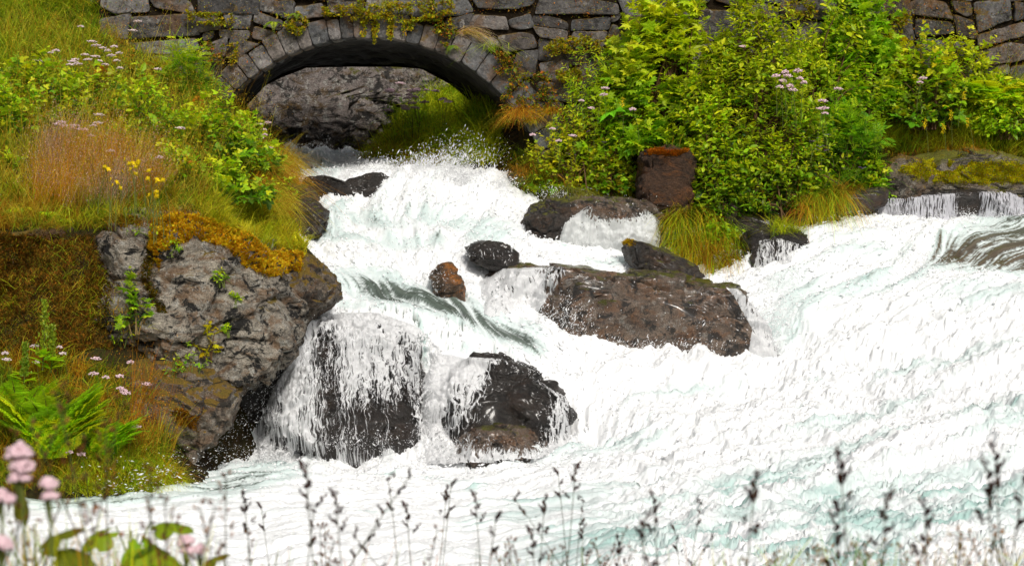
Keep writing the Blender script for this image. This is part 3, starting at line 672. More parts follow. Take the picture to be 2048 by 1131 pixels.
# upper courses over the arch, then the spandrels
split(-3.9, AZ+AR+RING+.03, .3, TOP, rr, rects, 1.1, .40)
split(-3.9, 2.3, .3, AZ+AR+RING+.03, rr, rects, .6, .34)
split(.3, 2.3, xr, TOP, rr, rects, 1.1, .42)
EX = AR+RING+.012
def keepout(b):
    d = b-np.array([AX, AZ]); r = np.hypot(*d.T)
    m_ = (r < EX) & (b[:, 1] > AZ)
    k = np.where(m_, EX/np.maximum(r, 1e-3), 1)
    b = np.array([AX, AZ])+d*k[:, None]
    low = (b[:, 1] <= AZ) & (np.abs(b[:, 0]-AX) < EX); s = np.sign(b[:, 0]-AX)
    b[:, 0] = np.where(low, AX+s*EX, b[:, 0]); return b
polys = []
for r_, q in zip(rects, rect_polys(rects, rr)):
    c = q.mean(0); d = np.hypot(*(c-[AX, AZ]))
    if c[1] > AZ-.1 and d < EX+.02: continue
    if c[1] <= AZ-.1 and abs(c[0]-AX) < EX+.03: continue
    polys.append(q)
TRI = []; V, Fs, C_ = stone_mesh(polys, YB, .3, rr, tone=greytone, keepout=keepout)
mesh_obj('masonry', V, Fs, STONE, bridge, col=C_, loc=None, smooth=True).matrix_parent_inverse = Matrix.Translation(-bl)
# voussoirs
vs = []; a = math.radians(6)
while a < math.radians(174):
    da = rr.uniform(.062, .098); r0 = AR+rr.uniform(-.012, .012); r1 = AR+RING+rr.uniform(-.02, .06)
    if a > math.radians(120): r1 -= .03
    if a < math.radians(60): r1 += rr.uniform(0, .09); da *= 1.25
    g = .002
    vs.append([(AX+r*math.cos(t), AZ+r*math.sin(t)) for r, t in ((r0, a+g), (r1, a+g), (r1, a+da-g), (r0, a+da-g))]); a += da
TRI = []; V, Fs, C_ = stone_mesh(vs, YB-.02, .45, rr, .02, greytone, .006, inset=.0)
mesh_obj('arch_ring', V, Fs, STONE, bridge, col=C_).matrix_parent_inverse = Matrix.Translation(-bl)
# mortar core behind the stones, with the arch opening left free
def core(x0, x1, z0, z1, Y):
    ths = np.linspace(PI, 0, 60)
    arc = [(AX+(AR+.03)*math.cos(t), AZ+(AR+.03)*math.sin(t)) for t in ths]
    V = []; Fq = []
    for (x, z) in arc: V += [(x, Y, z), (x, Y, z1)]
    for i in range(59): Fq.append((2*i, 2*i+2, 2*i+3, 2*i+1))
    n = len(V)
    V += [(x0, Y, z0), (arc[0][0], Y, z0), (arc[0][0], Y, z1), (x0, Y, z1), (arc[-1][0], Y, z0), (x1, Y, z0), (x1, Y, z1), (arc[-1][0], Y, z1)]
    Fq += [(n, n+1, n+2, n+3), (n+4, n+5, n+6, n+7)]
    return np.array(V), np.array(Fq)
V, Fq = core(xl, xr, 1.9, TOP, YB+.07)
mesh_obj('mortar_core', V, Fq, MORTAR, bridge, smooth=False).matrix_parent_inverse = Matrix.Translation(-bl)
# vault: from the front arch to a slightly narrower, flatter back arch
nth = 90; NYV = 26
near = [(AX+AR*math.cos(t), AZ+AR*math.sin(t)) for t in np.linspace(PI*1.06, -PI*.06, nth)]
far_px = [(440, 400), (450, 300), (490, 215), (530, 172), (561, 156), (613, 136), (700, 134), (790, 134), (843, 138), (899, 168), (933, 196), (962, 225), (976, 260), (984, 300), (990, 400)]
YF = 28.6
fp = np.array([P(a, b_, YF) for a, b_ in far_px])[:, [0, 2]]
L = np.concatenate([[0], np.cumsum(np.hypot(*np.diff(fp, axis=0).T))]); t = np.linspace(0, L[-1], nth)
farp = np.stack([np.interp(t, L, fp[:, 0]), np.interp(t, L, fp[:, 1])], 1); near = np.array(near)
VV = []; 
for k in range(NYV*6):
    s = k/(NYV*6-1); p = near*(1-s)+farp*s; Yk = YB+.02+(YF-YB)*s
    row = np.stack([p[:, 0], np.full(nth, Yk), p[:, 1]], 1)
    VV.append(row)
VV = np.stack(VV); nn = VV.reshape(-1, 3).copy()
cx = np.array([AX, 0, AZ]); dirn = nn-cx; dirn[:, 1] = 0; dirn /= np.linalg.norm(dirn, axis=1)[:, None]
thv = np.repeat(np.linspace(0, 34, nth)[None], NYV*6, 0).ravel()
g1, g2, gi, gt = worley(np.stack([thv, nn[:, 1]*2.2+np.floor(thv)*.5, thv*0], 1), 4)
nn += dirn*((gi % 17)/17*.05+.03*np.exp(-((g2-g1)/.1)**2))[:, None]
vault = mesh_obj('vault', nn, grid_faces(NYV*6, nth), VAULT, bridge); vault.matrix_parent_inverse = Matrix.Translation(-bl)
# back wall, deck and parapet tops keep the daylight out of the vault
def box(name, x0, x1, y0, y1, z0, z1, mat, parent):
    V = np.array([(x, y, z) for x in (x0, x1) for y in (y0, y1) for z in (z0, z1)])
    Fq = np.array([(0, 1, 3, 2), (4, 6, 7, 5), (0, 4, 5, 1), (2, 3, 7, 6), (0, 2, 6, 4), (1, 5, 7, 3)])
    o = mesh_obj(name, V, Fq, mat, parent, smooth=False); o.matrix_parent_inverse = Matrix.Translation(-bl) if parent else Matrix(); return o
box('deck', xl, xr, YB+.32, YF+.15, 5.15, 5.4, MORTAR, bridge)
V2 = []; Fq = []
for (x, z) in farp: V2 += [(x, YF, z), (x, YF, 5.3)]
for i in range(nth-1): Fq.append((2*i, 2*i+2, 2*i+3, 2*i+1))
n = len(V2); V2 += [(xl, YF, 1.9), (farp[0][0], YF, 1.9), (farp[0][0], YF, 5.3), (xl, YF, 5.3), (farp[-1][0], YF, 1.9), (xr, YF, 1.9), (xr, YF, 5.3), (farp[-1][0], YF, 5.3)]
Fq += [(n, n+1, n+2, n+3), (n+4, n+5, n+6, n+7)]
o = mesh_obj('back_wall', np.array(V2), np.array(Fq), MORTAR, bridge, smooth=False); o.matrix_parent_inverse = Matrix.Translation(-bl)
# abutment pier stones on the right, inside the opening
rects = []; split(AX+AR-.02, 2.2, AX+AR+.5, 3.4, rr, rects, .5, .3)

def wall(name, label, x0, x1, z0, Y, seed, mat=STONE2, top=5.75, big=1.0, hm=.4):
    rr = np.random.RandomState(seed); w = empty(name, ((x0+x1)/2, Y, z0)); tag(w, label, 'wall')
    T = Matrix.Translation(-w.location); rects = []; split(x0, z0, x1, top, rr, rects, big, hm)
    global TRI
    TRI = []; V, Fs, C_ = stone_mesh(rect_polys(rects, rr), Y, .3, rr, tone=greytone)
    mesh_obj('masonry', V, Fs, mat, w, col=C_).matrix_parent_inverse = T
    o = box('mortar_core', x0, x1, Y+.07, Y+.4, z0-.3, top-.03, MORTAR, None); o.parent = w; o.matrix_parent_inverse = T
wall('retaining_wall', 'dry stone retaining wall running right of the bridge behind the shrubs', xr+.01, 12, 2.6, YB+.12, 8)
wall('retaining_wall', 'short stretch of stone wall at the upper left behind the grassy slope', -12, xl-.02, 3.4, YB+.35, 9)
# ================================================================== VEILS OF FALLING WATER over the rocks, and spray
def merged_bvh(keys, with_water=False):
    Vs, Fs, off = [], [], 0
    for k in keys:
        V, Fc = RD[k][1]; Vs.append(V); Fs.append(Fc+off); off += len(V)
    if with_water:
        x0, x1, y0, y1 = with_water; c0 = np.searchsorted(ug, (x0/y1 if x0 < 0 else x0/y1))-2; c1 = np.searchsorted(ug, (x1/y0 if x1 > 0 else x1/y1))+2; r0, r1 = np.searchsorted(yg, (y0, y1)); c0 = max(c0, 0); c1 = min(c1, NU)
        sub_ = np.stack([WX, WY, WZ0-.03], -1)[r0:r1:2, c0:c1:2]; V = sub_.reshape(-1, 3); f = grid_faces(sub_.shape[0], sub_.shape[1])
        Vs.append(V); f = np.vstack([f[:, [0, 1, 2]], f[:, [0, 2, 3]]]); Fs.append(f+off)
    return BVHTree.FromPolygons(np.vstack(Vs).tolist(), np.vstack(Fs).tolist())
def veil_mat(name, cover, sx, sy, seed=0.0, col=(.95, .96, .97), band=.5, fine=1.0, warp_=.12):
    """lacy net of white water threads; the gaps let the rock show"""
    m = NT(name); uv = m.n('ShaderNodeUVMap').outputs[0]
    mp = m.n('ShaderNodeMapping'); m.l(uv, mp.inputs[0]); mp.inputs['Location'].default_value = (seed, seed*.7, 0)
    base = mp.outputs[0]
    nd = m.n('ShaderNodeTexNoise'); m.l(base, nd.inputs['Vector']); nd.inputs['Scale'].default_value = 6; nd.inputs['Detail'].default_value = 5
    wv = m.n('ShaderNodeVectorMath', operation='MULTIPLY_ADD'); m.l(nd.outputs['Color'], wv.inputs[0]); wv.inputs[1].default_value = (warp_, warp_*2.2, 0); m.l(base, wv.inputs[2])
    def sc(x, y):
        q = m.n('ShaderNodeMapping'); m.l(wv.outputs[0], q.inputs[0]); q.inputs['Scale'].default_value = (x, y, 1); return q.outputs[0]
    v1 = m.voro(sc(sx, sy), 1, 'DISTANCE_TO_EDGE'); v2 = m.voro(sc(sx*2.3, sy*2.1), 1, 'DISTANCE_TO_EDGE')
    l1 = m.ramp(v1, [(0, 1), (.11, .75), (.3, .1)]); l2 = m.ramp(v2, [(0, .9), (.14, .5), (.3, 0)])
    n1 = m.noise(sc(sx*.16, sy*.10), 1, 5, .6); n2 = m.noise(sc(sx*1.5, sy*.8), 1, 6, .75); n3 = m.noise(sc(sx*3.5, sy*2.6), 1, 4, .8)
    at = m.n('ShaderNodeAttribute'); at.attribute_name = 'cover'
    s = m.math('ADD', m.math('MULTIPLY', l1, .40), m.math('MULTIPLY', l2, .30*fine))
    s = m.math('ADD', s, m.math('MULTIPLY', m.math('SUBTRACT', n1, .5), band*2.2))
    s = m.math('ADD', s, m.math('MULTIPLY', m.math('SUBTRACT', n2, .5), 1.5)); s = m.math('ADD', s, m.math('MULTIPLY', m.math('SUBTRACT', n3, .5), .9))
    s = m.math('ADD', s, m.math('MULTIPLY', m.math('SUBTRACT', at.outputs['Fac'], .5), 1.5))
    al = m.ramp(m.math('MULTIPLY', m.math('SUBTRACT', s, .35-cover*.5), 1.6), [(.36, 0), (.50, .55), (.74, 1)])
    tone = m.mix(m.ramp(n3, [(.3, 0), (.7, 1)]), tuple(x*.88 for x in col), col)
    d = m.n('ShaderNodeBsdfPrincipled'); m.l(tone, d.inputs['Base Color']); d.inputs['Roughness'].default_value = .35
    m.l(m.bump(m.math('ADD', s, n3), .6, .02), d.inputs['Normal'])
    tl = m.n('ShaderNodeBsdfTranslucent'); m.l(tone, tl.inputs[0]); m2 = m.n('ShaderNodeMixShader'); m2.inputs[0].default_value = .12; m.l(d.outputs[0], m2.inputs[1]); m.l(tl.outputs[0], m2.inputs[2])
    tr = m.n('ShaderNodeBsdfTransparent'); mx = m.n('ShaderNodeMixShader'); m.l(al, mx.inputs[0]); m.l(tr.outputs[0], mx.inputs[1]); m.l(m2.outputs[0], mx.inputs[2]); m.l(mx.outputs[0], m.out.inputs[0])
    return m.m
def veil(label, keys, poly, Y, mat, cover, off=.025, layers=1, slope=(0, .80, -.60), cell=.012, group=None, feather=.06, amp=.03, seed=0, cat='waterfall', smoothd=4, water=None):
    """drapes a sheet over the rocks: rays come down from the front, the sheet keeps a small distance from the stone"""
    bv = merged_bvh(keys, water); d = Vector(slope).normalized()
    pw = np.array([P(a, b_, Y) for a, b_ in poly]); X0, X1 = pw[:, 0].min()-.1, pw[:, 0].max()+.1
    Z0, Z1 = pw[:, 2].min()-.15, pw[:, 2].max()+.15
    up = Vector((0, -d.z, d.y)).normalized()      # perpendicular to the rays, in the vertical plane
    if up.z < 0: up = -up
    c0 = Vector((0, Y, 0)); S0 = (Vector((0, Y, Z0))-c0).dot(up)-.8; S1 = (Vector((0, Y, Z1))-c0).dot(up)+.8
    nx = int((X1-X0)/cell); ns = int((S1-S0)/cell)
    D = np.full((ns, nx), np.nan)
    for i in range(ns):
        s = S0+i*cell; o = c0+up*s-d*6
        for j in range(nx):
            h = bv.ray_cast(Vector((X0+j*cell, o.y, o.z)), d, 12)
            if h[0] is not None: D[i, j] = h[3]
    ok = ~np.isnan(D); Df = np.where(ok, D, 6.0); m_ = ok.astype(float)
    bm_ = blur(m_, smoothd, smoothd); Ds = blur(np.where(ok, D, 0), smoothd, smoothd)/np.maximum(bm_, 1e-3)
    Dn = np.minimum(np.where(ok, D, 99), Ds+.02)
    Xg = X0+np.arange(nx)*cell; Sg = S0+np.arange(ns)*cell
    XX, SS = np.meshgrid(Xg, Sg)
    wob = amp*1.7*fbm(np.stack([XX*6.5, SS*3, XX*0+seed], -1), 4, .6, ridge=True)+amp*.8*fbm(np.stack([XX*27, SS*15, XX*0+seed], -1), 3, ridge=True)+amp
    px, py = proj(XX, Y+up.y*SS+d.y*(Dn-6), up.z*SS+d.z*(Dn-6)); fe = smooth01(np.where(pip(px, py, poly), dseg(px, py, poly)*pxs(Y), 0), .01, .16)
    Dn = Dn-(off+np.clip(wob, 0, 9))*fe+.04*(1-fe)
    yy = Y+up.y*SS+d.y*(Dn-6); zz = up.z*SS+d.z*(Dn-6)
    px, py = proj(XX, yy, zz)
    ins = pip(px, py, poly) & ok & (bm_ > .55); dd = dseg(px, py, poly)*pxs(Y)
    cv = np.where(ins, np.clip(dd/feather, 0, 1), 0)
    cov = (cover(px, py, XX, yy, zz) if callable(cover) else cover)*smooth01(cv, 0, 1)-(1-smooth01(cv, 0, 1))*.5
    keep = ins[:-1, :-1] & ins[1:, 1:] & ins[1:, :-1] & ins[:-1, 1:]
    keep &= (np.abs(Dn[1:, 1:]-Dn[:-1, :-1]) < .2)
    Vv = np.stack([XX, yy, zz], -1).reshape(-1, 3); Fq = grid_faces(ns, nx, keep)
    used = np.unique(Fq); remap = np.full(len(Vv), -1); remap[used] = np.arange(len(used))
    uvv = np.stack([XX, SS], -1).reshape(-1, 2)[used]
    o = mesh_obj('waterfall', Vv[used], remap[Fq], mat, attrs={'cover': cov.ravel()[used]}, uv=uvv)
    tag(o, label, None, None, 'structure'); return o
VM1 = veil_mat('fall_lace', .40, 19, 8.5, 0)
VM2 = veil_mat('fall_strands', .36, 34, 5.5, 3.1, band=.8)
VM3 = veil_mat('slide_glitter', .22, 20, 17, 7.7, col=(.90, .93, .92), band=.25, warp_=.05)  # glitter on the sliding water painted as pale flecks
VM4 = veil_mat('weir_threads', .20, 42, 5.5, 11.3, col=(.80, .80, .86), band=.6, warp_=.05)
def G(px, py, cx, cy, rx, ry): return np.exp(-((px-cx)/rx)**2-((py-cy)/ry)**2)
def cov_left(px, py, X, Y, Z):
    c = .74-.34*smooth01(py, 620, 760)
    c = c+.24*G(px, py, 585, 770, 40, 130)+.12*G(px, py, 540, 890, 40, 60)+.15*G(px, py, 700, 640, 150, 40)
    c = c-.42*G(px, py, 655, 700, 20, 60)-.34*G(px, py, 770, 725, 50, 35)-.28*G(px, py, 790, 830, 45, 80)-.45*G(px, py, 720, 850, 60, 50)-.3*G(px, py, 640, 850, 28, 60)-.25*G(px, py, 600, 900, 15, 40)+.25*G(px, py, 830, 800, 20, 90)+.2*G(px, py, 680, 770, 25, 60)
    return c-.22*G(px, py, 700, 800, 140, 120)
veil('lacy white veil of the left waterfall over two black boulders', ['f1', 'f2', 'f3', 'cave'], [(490, 960), (500, 860), (535, 780), (575, 700), (590, 640), (640, 614), (760, 612), (850, 645), (900, 700), (890, 760), (880, 900), (850, 965)], 20.0, VM1, cov_left, .03, amp=.04, seed=1, water=(-3, .2, 19.2, 21.4))
veil('second thinner layer of falling strands over the left boulders', ['f1', 'f2', 'f3', 'cave'], [(485, 945), (500, 860), (545, 760), (590, 680), (700, 640), (850, 700), (850, 945)], 20.0, VM2, lambda px, py, X, Y, Z: .52+.25*G(px, py, 575, 800, 45, 120)-.35*G(px, py, 770, 850, 90, 60), .10, amp=.06, seed=5)
def cov_g(px, py, X, Y, Z):
    return .74-.74*G(px, py, 1030, 810, 85, 75)+.15*G(px, py, 870, 740, 30, 50)+.28*G(px, py, 940, 735, 50, 25)-.15*G(px, py, 890, 850, 40, 60)-.35*G(px, py, 1000, 745, 35, 22)-.2*G(px, py, 940, 860, 30, 30)-.45*G(px, py, 1010, 880, 80, 20)
veil('white water curtain left of the pyramid shaped boulder', ['g', 'f1', 'f2', 'f3', 'h'], [(830, 930), (835, 760), (850, 690), (930, 700), (1010, 705), (1150, 790), (1150, 900), (1100, 940), (1000, 965), (850, 975)], 20.0, VM1, cov_g, .03, seed=2, water=(-1.4, 1, 19.0, 21.0))
veil('thin foam running over the left shelf of the long boulder', ['i', 'i2'], [(950, 560), (1000, 525), (1130, 520), (1150, 545), (1105, 600), (1080, 640), (960, 640)], 21.8, VM1, lambda px, py, X, Y, Z: .75-.3*smooth01(px, 1060, 1130), .02, seed=3, water=(-.6, .8, 21, 22.4))
veil('curtain of foam pouring off the right end of the long boulder', ['i'], [(1425, 560), (1480, 565), (1560, 640), (1570, 740), (1480, 740), (1492, 660), (1460, 600)], 21.7, VM1, .72, .03, seed=4)
veil('glittering sheet of water sliding over the domed rock', ['o', 'n'], [(1095, 520), (1120, 440), (1180, 395), (1290, 400), (1332, 440), (1330, 520)], 23.7, VM3, lambda px, py, X, Y, Z: .9-.75*G(px, py, 1230, 425, 60, 16)-.7*G(px, py, 1250, 405, 90, 14)-.5*smooth01(px, 1300, 1330), .02, seed=6, amp=.035)
veil('curtain of thin water threads dropping from the straight weir ledge', ['u'], [(1620, 480), (1625, 415), (1760, 385), (2000, 370), (2300, 365), (2300, 480)], 24.5, VM4, lambda px, py, X, Y, Z: .66-.7*G(px, py, 1935, 405, 22, 40), .04, seed=7, amp=.02)
veil('small side cascade over the dark rock beside the yellow grass', ['v'], [(1490, 560), (1510, 470), (1560, 465), (1610, 480), (1600, 560)], 23.2, VM2, .55, .02, seed=8)
veil('foam streaks over the small round rock in the upper rapid', ['l', 'm', 'n'], [(925, 530), (930, 480), (1040, 480), (1045, 540)], 22.0, VM1, .33, .01, seed=9, amp=.01)
veil('lacy foam wrapped round the rust coloured rock', ['m'], [(858, 600), (860, 530), (885, 535), (890, 600)], 21.4, VM1, .55, .01, seed=10, amp=.01)
veil('thin foam over the low flat rock below the pyramid shaped boulder', ['h'], [(880, 975), (890, 850), (960, 850), (1040, 870), (1080, 930), (1000, 970)], 19.3, VM1, .32, .015, seed=12, amp=.02, water=(-1.4, 1, 18.4, 20))

OCT = np.array([(1, 0, 0), (-1, 0, 0), (0, 1, 0), (0, -1, 0), (0, 0, 1), (0, 0, -1)], float)
OCTF = np.array([(0, 2, 4), (2, 1, 4), (1, 3, 4), (3, 0, 4), (2, 0, 5), (1, 2, 5), (3, 1, 5), (0, 3, 5)])
I1 = ico(1)
m = NT('spray_drop'); m.pbr((.93, .94, .95), .3, .5); DROP = m.m
def drops(name, label, C, size, stretch, T=(OCT, OCTF)):
    n = len(C); TV, TF = T; d = stretch/np.maximum(1e-6, np.linalg.norm(stretch, axis=1))[:, None]; L = np.linalg.norm(stretch, axis=1)
    a = np.cross(d, [0.3, .9, .2]); a /= np.linalg.norm(a, axis=1)[:, None]+1e-9; b_ = np.cross(d, a)
    V = C[:, None]+TV[None, :, 0:1]*(d*(size*(1+L))[:, None])[:, None]+TV[None, :, 1:2]*(a*size[:, None])[:, None]+TV[None, :, 2:3]*(b_*size[:, None])[:, None]
    Fq = (TF[None]+np.arange(n)[:, None, None]*len(TV)).reshape(-1, 3)
    o = mesh_obj(name, V.reshape(-1, 3), Fq, DROP); tag(o, label, None, None, 'stuff'); return o
rs = np.random.RandomState(11)
# (px, py, Y, spread px x, y, depth, count, size m, direction x,z)
spray = [(880, 335, 24.6, 70, 26, .35, 1500, .009, .2, 1), (930, 310, 24.8, 60, 36, .3, 350, .007, .3, 1), (1000, 372, 24.4, 30, 14, .3, 500, .009, .5, .5), (930, 350, 24.5, 40, 12, .3, 600, .010, .2, 1),
 (560, 800, 19.7, 38, 90, .2, 900, .0055, -.1, -1), (700, 740, 19.7, 110, 80, .25, 1500, .005, 0, -1), (720, 880, 19.5, 110, 22, .2, 600, .006, -.3, .6), (530, 915, 19.3, 40, 18, .25, 500, .007, -.5, .7),
 (440, 880, 19.0, 60, 55, .35, 240, .0055, -.8, -.3), (350, 930, 18.3, 80, 40, .5, 260, .0075, -1, -.2), (270, 960, 17.4, 110, 35, .5, 240, .008, -1, -.1), (480, 790, 19.3, 30, 60, .3, 110, .006, -.6, -.6),
 (1130, 640, 21.2, 60, 34, .3, 700, .008, .4, .8), (1130, 600, 21.2, 40, 30, .2, 120, .0055, .4, .8), (1300, 690, 21.0, 130, 12, .2, 220, .008, .4, 1), (1400, 650, 21.0, 60, 40, .2, 60, .006, .6, .4), (1540, 640, 21.4, 45, 50, .3, 900, .009, .5, .2), (1560, 560, 22.3, 50, 30, .3, 400, .008, -.4, .5),
 (1720, 455, 23.7, 80, 16, .2, 500, .009, -.3, 1), (1650, 465, 23.7, 30, 22, .2, 250, .008, -.3, 1), (1840, 540, 22.6, 30, 55, .25, 500, .008, -.7, .4), (1860, 560, 22.4, 90, 22, .3, 400, .009, -.6, .6), (1950, 430, 24.2, 80, 10, .2, 300, .008, -.5, .4),
 (950, 500, 22.0, 50, 16, .2, 220, .006, -.2, .6), (880, 560, 21.3, 30, 24, .15, 260, .006, -.2, .6), (1010, 730, 20.0, 80, 22, .2, 700, .006, .5, .2), (1110, 850, 19.7, 30, 40, .2, 500, .007, .7, .2), (950, 900, 19.3, 60, 20, .2, 500, .007, -.2, .5), (860, 800, 19.7, 22, 70, .15, 500, .006, 0, -1),
 (650, 350, 24.6, 60, 12, .3, 200, .007, .3, .7), (780, 330, 25.2, 40, 14, .3, 240, .008, .2, .8), (620, 300, 27, 50, 18, .3, 260, .008, .3, .7), (1120, 390, 24.0, 40, 12, .2, 200, .008, -.4, .8), (1210, 450, 23.3, 80, 40, .15, 500, .005, -.2, -.8), (660, 620, 20.3, 60, 18, .15, 500, .006, 0, .3), (600, 620, 20.3, 25, 30, .15, 200, .006, -.3, .3)]
Cs, Ss, Ds = [], [], []
for (px, py, Yc, sx, sy, sdp, n, sz, dx, dz) in spray:
    n = int(n*2.4); q = np.array(P(px, py, Yc)); k = pxs(Yc)
    a = rs.normal(size=(n, 3))*[.62, .62, .62]; tn = rs.rand(n, 1)
    C = q+np.stack([a[:, 0]*sx*k, a[:, 1]*sdp, a[:, 2]*sy*k], 1)
    C += .05*np.stack([fbm(C*4, 2), fbm(C*4+7, 2), fbm(C*4+3, 2)], 1)*4*.5
    Cs.append(C); Ss.append(sz*.32*np.exp(rs.normal(size=n)*.45)); d = np.array([dx, 0, dz])+rs.normal(size=(n, 3))*.45
    Ds.append(d*rs.uniform(.3, 3.2, (n, 1)))
C = np.vstack(Cs); S = np.concatenate(Ss); Dv = np.vstack(Ds)
wz = water_z(C[:, 0], C[:, 1]); k = C[:, 2] > wz-.02; C, S, Dv = C[k], S[k], Dv[k]
drops('spray', 'white droplets of spray flying above the waterfalls and rapids', C, S, Dv)
# broken foam crests: clots of froth that break the smooth edge of the water sheet
def crest(n, seed):
    r = np.random.RandomState(seed); idx = r.randint(0, NY*NU, n*6)
    w = (turb.ravel()[idx]*rough_m.ravel()[idx])*smooth01(mid.ravel()[idx]+.5*LIC0.ravel()[idx]*.3, .0, .7)*(1-dk.ravel()[idx])*(1-.9*np.clip(calm.ravel()[idx], 0, 1))
    w *= smooth01(-PY.ravel()[idx], -1000, -880)*(np.abs(PX.ravel()[idx]-1024) < 1150)
    sel = idx[r.rand(len(idx)) < w][:n]
    C = np.stack([WX.ravel()[sel], WY.ravel()[sel], WZ.ravel()[sel]], 1); C[:, 2] += np.abs(r.normal(size=len(C)))*.014
    C[:, :2] += r.normal(size=(len(C), 2))*.01
    D_ = np.stack([VX.ravel()[sel], VY.ravel()[sel], r.normal(size=len(sel))*.5], 1)*r.uniform(.3, 2.2, (len(sel), 1))
    return C, .0065*np.exp(r.normal(size=len(sel))*.4), D_
C, S, Dv = crest(60000, 2)
drops('foam_clots', 'clots and threads of white froth riding on the rapid', C, S, Dv)
# ================================================================== VEGETATION BUILDERS
def nrm(v): return v/np.maximum(np.linalg.norm(v, axis=-1, keepdims=True), 1e-9)
def T_(half, mid, faces):   # mirrored outline leaf
    return half
OV_V = np.array([(0, 0, 0), (.17, .22, .03), (.25, .48, .03), (.15, .78, -.01), (0, 1, -.1), (-.15, .78, -.01), (-.25, .48, .03), (-.17, .22, .03), (0, .5, -.03)])
OV_F = np.array([(0, 1, 8), (1, 2, 8), (2, 3, 8), (3, 4, 8), (4, 5, 8), (5, 6, 8), (6, 7, 8), (7, 0, 8)])
LO_V = np.array([(0, 0, 0), (.30, -.04, -.06), (.24, .16, 0), (.58, .30, -.1), (.28, .40, 0), (.46, .72, -.1), (.17, .62, 0), (0, 1, -.12), (-.17, .62, 0), (-.46, .72, -.1), (-.28, .40, 0), (-.58, .30, -.1), (-.24, .16, 0), (-.30, -.04, -.06), (0, .34, -.02)])
LO_F = np.array([(i, (i+1) % 14, 14) for i in range(14)])
NA_V = OV_V*np.array([.55, 1, 1.3])
RO_V = OV_V*np.array([1.7, .9, 1.5])
def tri_leaf():
    V, Fq, o = [], [], 0
    for a, s, oy in ((0, 1, .3), (1.15, .8, .22), (-1.15, .8, .22)):
        v = OV_V*np.array([1.35, 1, 1])*s*.7; R = np.array([[math.cos(a), math.sin(a), 0], [-math.sin(a), math.cos(a), 0], [0, 0, 1]])
        V.append(v@R.T+np.array([0, oy, 0])); Fq.append(OV_F+o); o += 9
    return np.vstack(V), np.vstack(Fq)
TR_V, TR_F = tri_leaf()
def pinnate(npair=6, lf=.3, w=.6):
    V, Fq, o = [], [], 0
    for k in range(npair):
        y = .15+.75*k/npair
        for sgn in (1, -1):
            a = sgn*1.15; s = lf*(1-.35*abs(k/npair-.4)); v = OV_V*np.array([w, 1, 1])*s; R = np.array([[math.cos(a), math.sin(a), 0], [-math.sin(a), math.cos(a), 0], [0, 0, 1]])
            V.append(v@R.T+np.array([0, y, -.12*y*y])); Fq.append(OV_F+o); o += 9
    V.append(OV_V*np.array([w, 1, 1])*lf+np.array([0, .88, -.1])); Fq.append(OV_F+o)
    return np.vstack(V), np.vstack(Fq)
PI_V, PI_F = pinnate()
LEAFT = {'ovate': (OV_V, OV_F), 'lobed': (LO_V, LO_F), 'narrow': (NA_V, OV_F), 'round': (RO_V, OV_F), 'tri': (TR_V, TR_F), 'pinnate': (PI_V, PI_F)}
def batch(T, p, a, n, s, col):
    TV, TF = T; a = nrm(a); side = nrm(np.cross(a, n)); n = np.cross(side, a)
    V = p[:, None]+s[:, None, None]*(TV[None, :, 0:1]*side[:, None]+TV[None, :, 1:2]*a[:, None]+TV[None, :, 2:3]*n[:, None])
    k = len(TV); Fq = (TF[None]+(np.arange(len(p))*k)[:, None, None]).reshape(-1, 3)
    return V.reshape(-1, 3), Fq, np.repeat(col, k, 0)
def tubes(paths, r0, r1, sides=4):
    """paths (n,k,3) tapered tubes"""
    paths = np.asarray(paths); n, k, _ = paths.shape; t = np.gradient(paths, axis=1); t = nrm(t)
    ref = np.array([.31, .95, .1]); a = nrm(np.cross(t, ref)); b_ = np.cross(t, a)
    r0 = np.broadcast_to(np.asarray(r0, float), (n,)); r1 = np.broadcast_to(np.asarray(r1, float), (n,))
    rad = r0[:, None]+(r1-r0)[:, None]*np.linspace(0, 1, k)[None]
    ang = np.arange(sides)/sides*2*PI
    V = paths[:, :, None]+rad[:, :, None, None]*(np.cos(ang)[None, None, :, None]*a[:, :, None]+np.sin(ang)[None, None, :, None]*b_[:, :, None])
    V = V.reshape(-1, 3); i = np.arange(n)[:, None, None]*k*sides; r = np.arange(k-1)[None, :, None]*sides; s = np.arange(sides)[None, None]; s2 = (s+1) % sides
    Fq = np.stack([i+r+s, i+r+s2, i+r+sides+s2, i+r+sides+s], -1).reshape(-1, 4); return V, Fq
def jcol(r, base, n, v=.25, h=.12):
    base = np.atleast_2d(base); c = base[r.randint(0, len(base), n)] if len(base) > 1 else np.repeat(base, n, 0)
    return np.clip(c*np.exp(r.normal(size=(n, 1))*v)*np.exp(r.normal(size=(n, 3))*h*np.array([1, .35, .6])), 0, .9)
YG = (.84, .94, .022); LG = (.52, .80, .018); MG = (.18, .42, .012); DG = (.03, .085, .005); OL = (.42, .38, .015); YL = (.80, .66, .015); OR = (.42, .19, .015); RU = (.30, .10, .012)
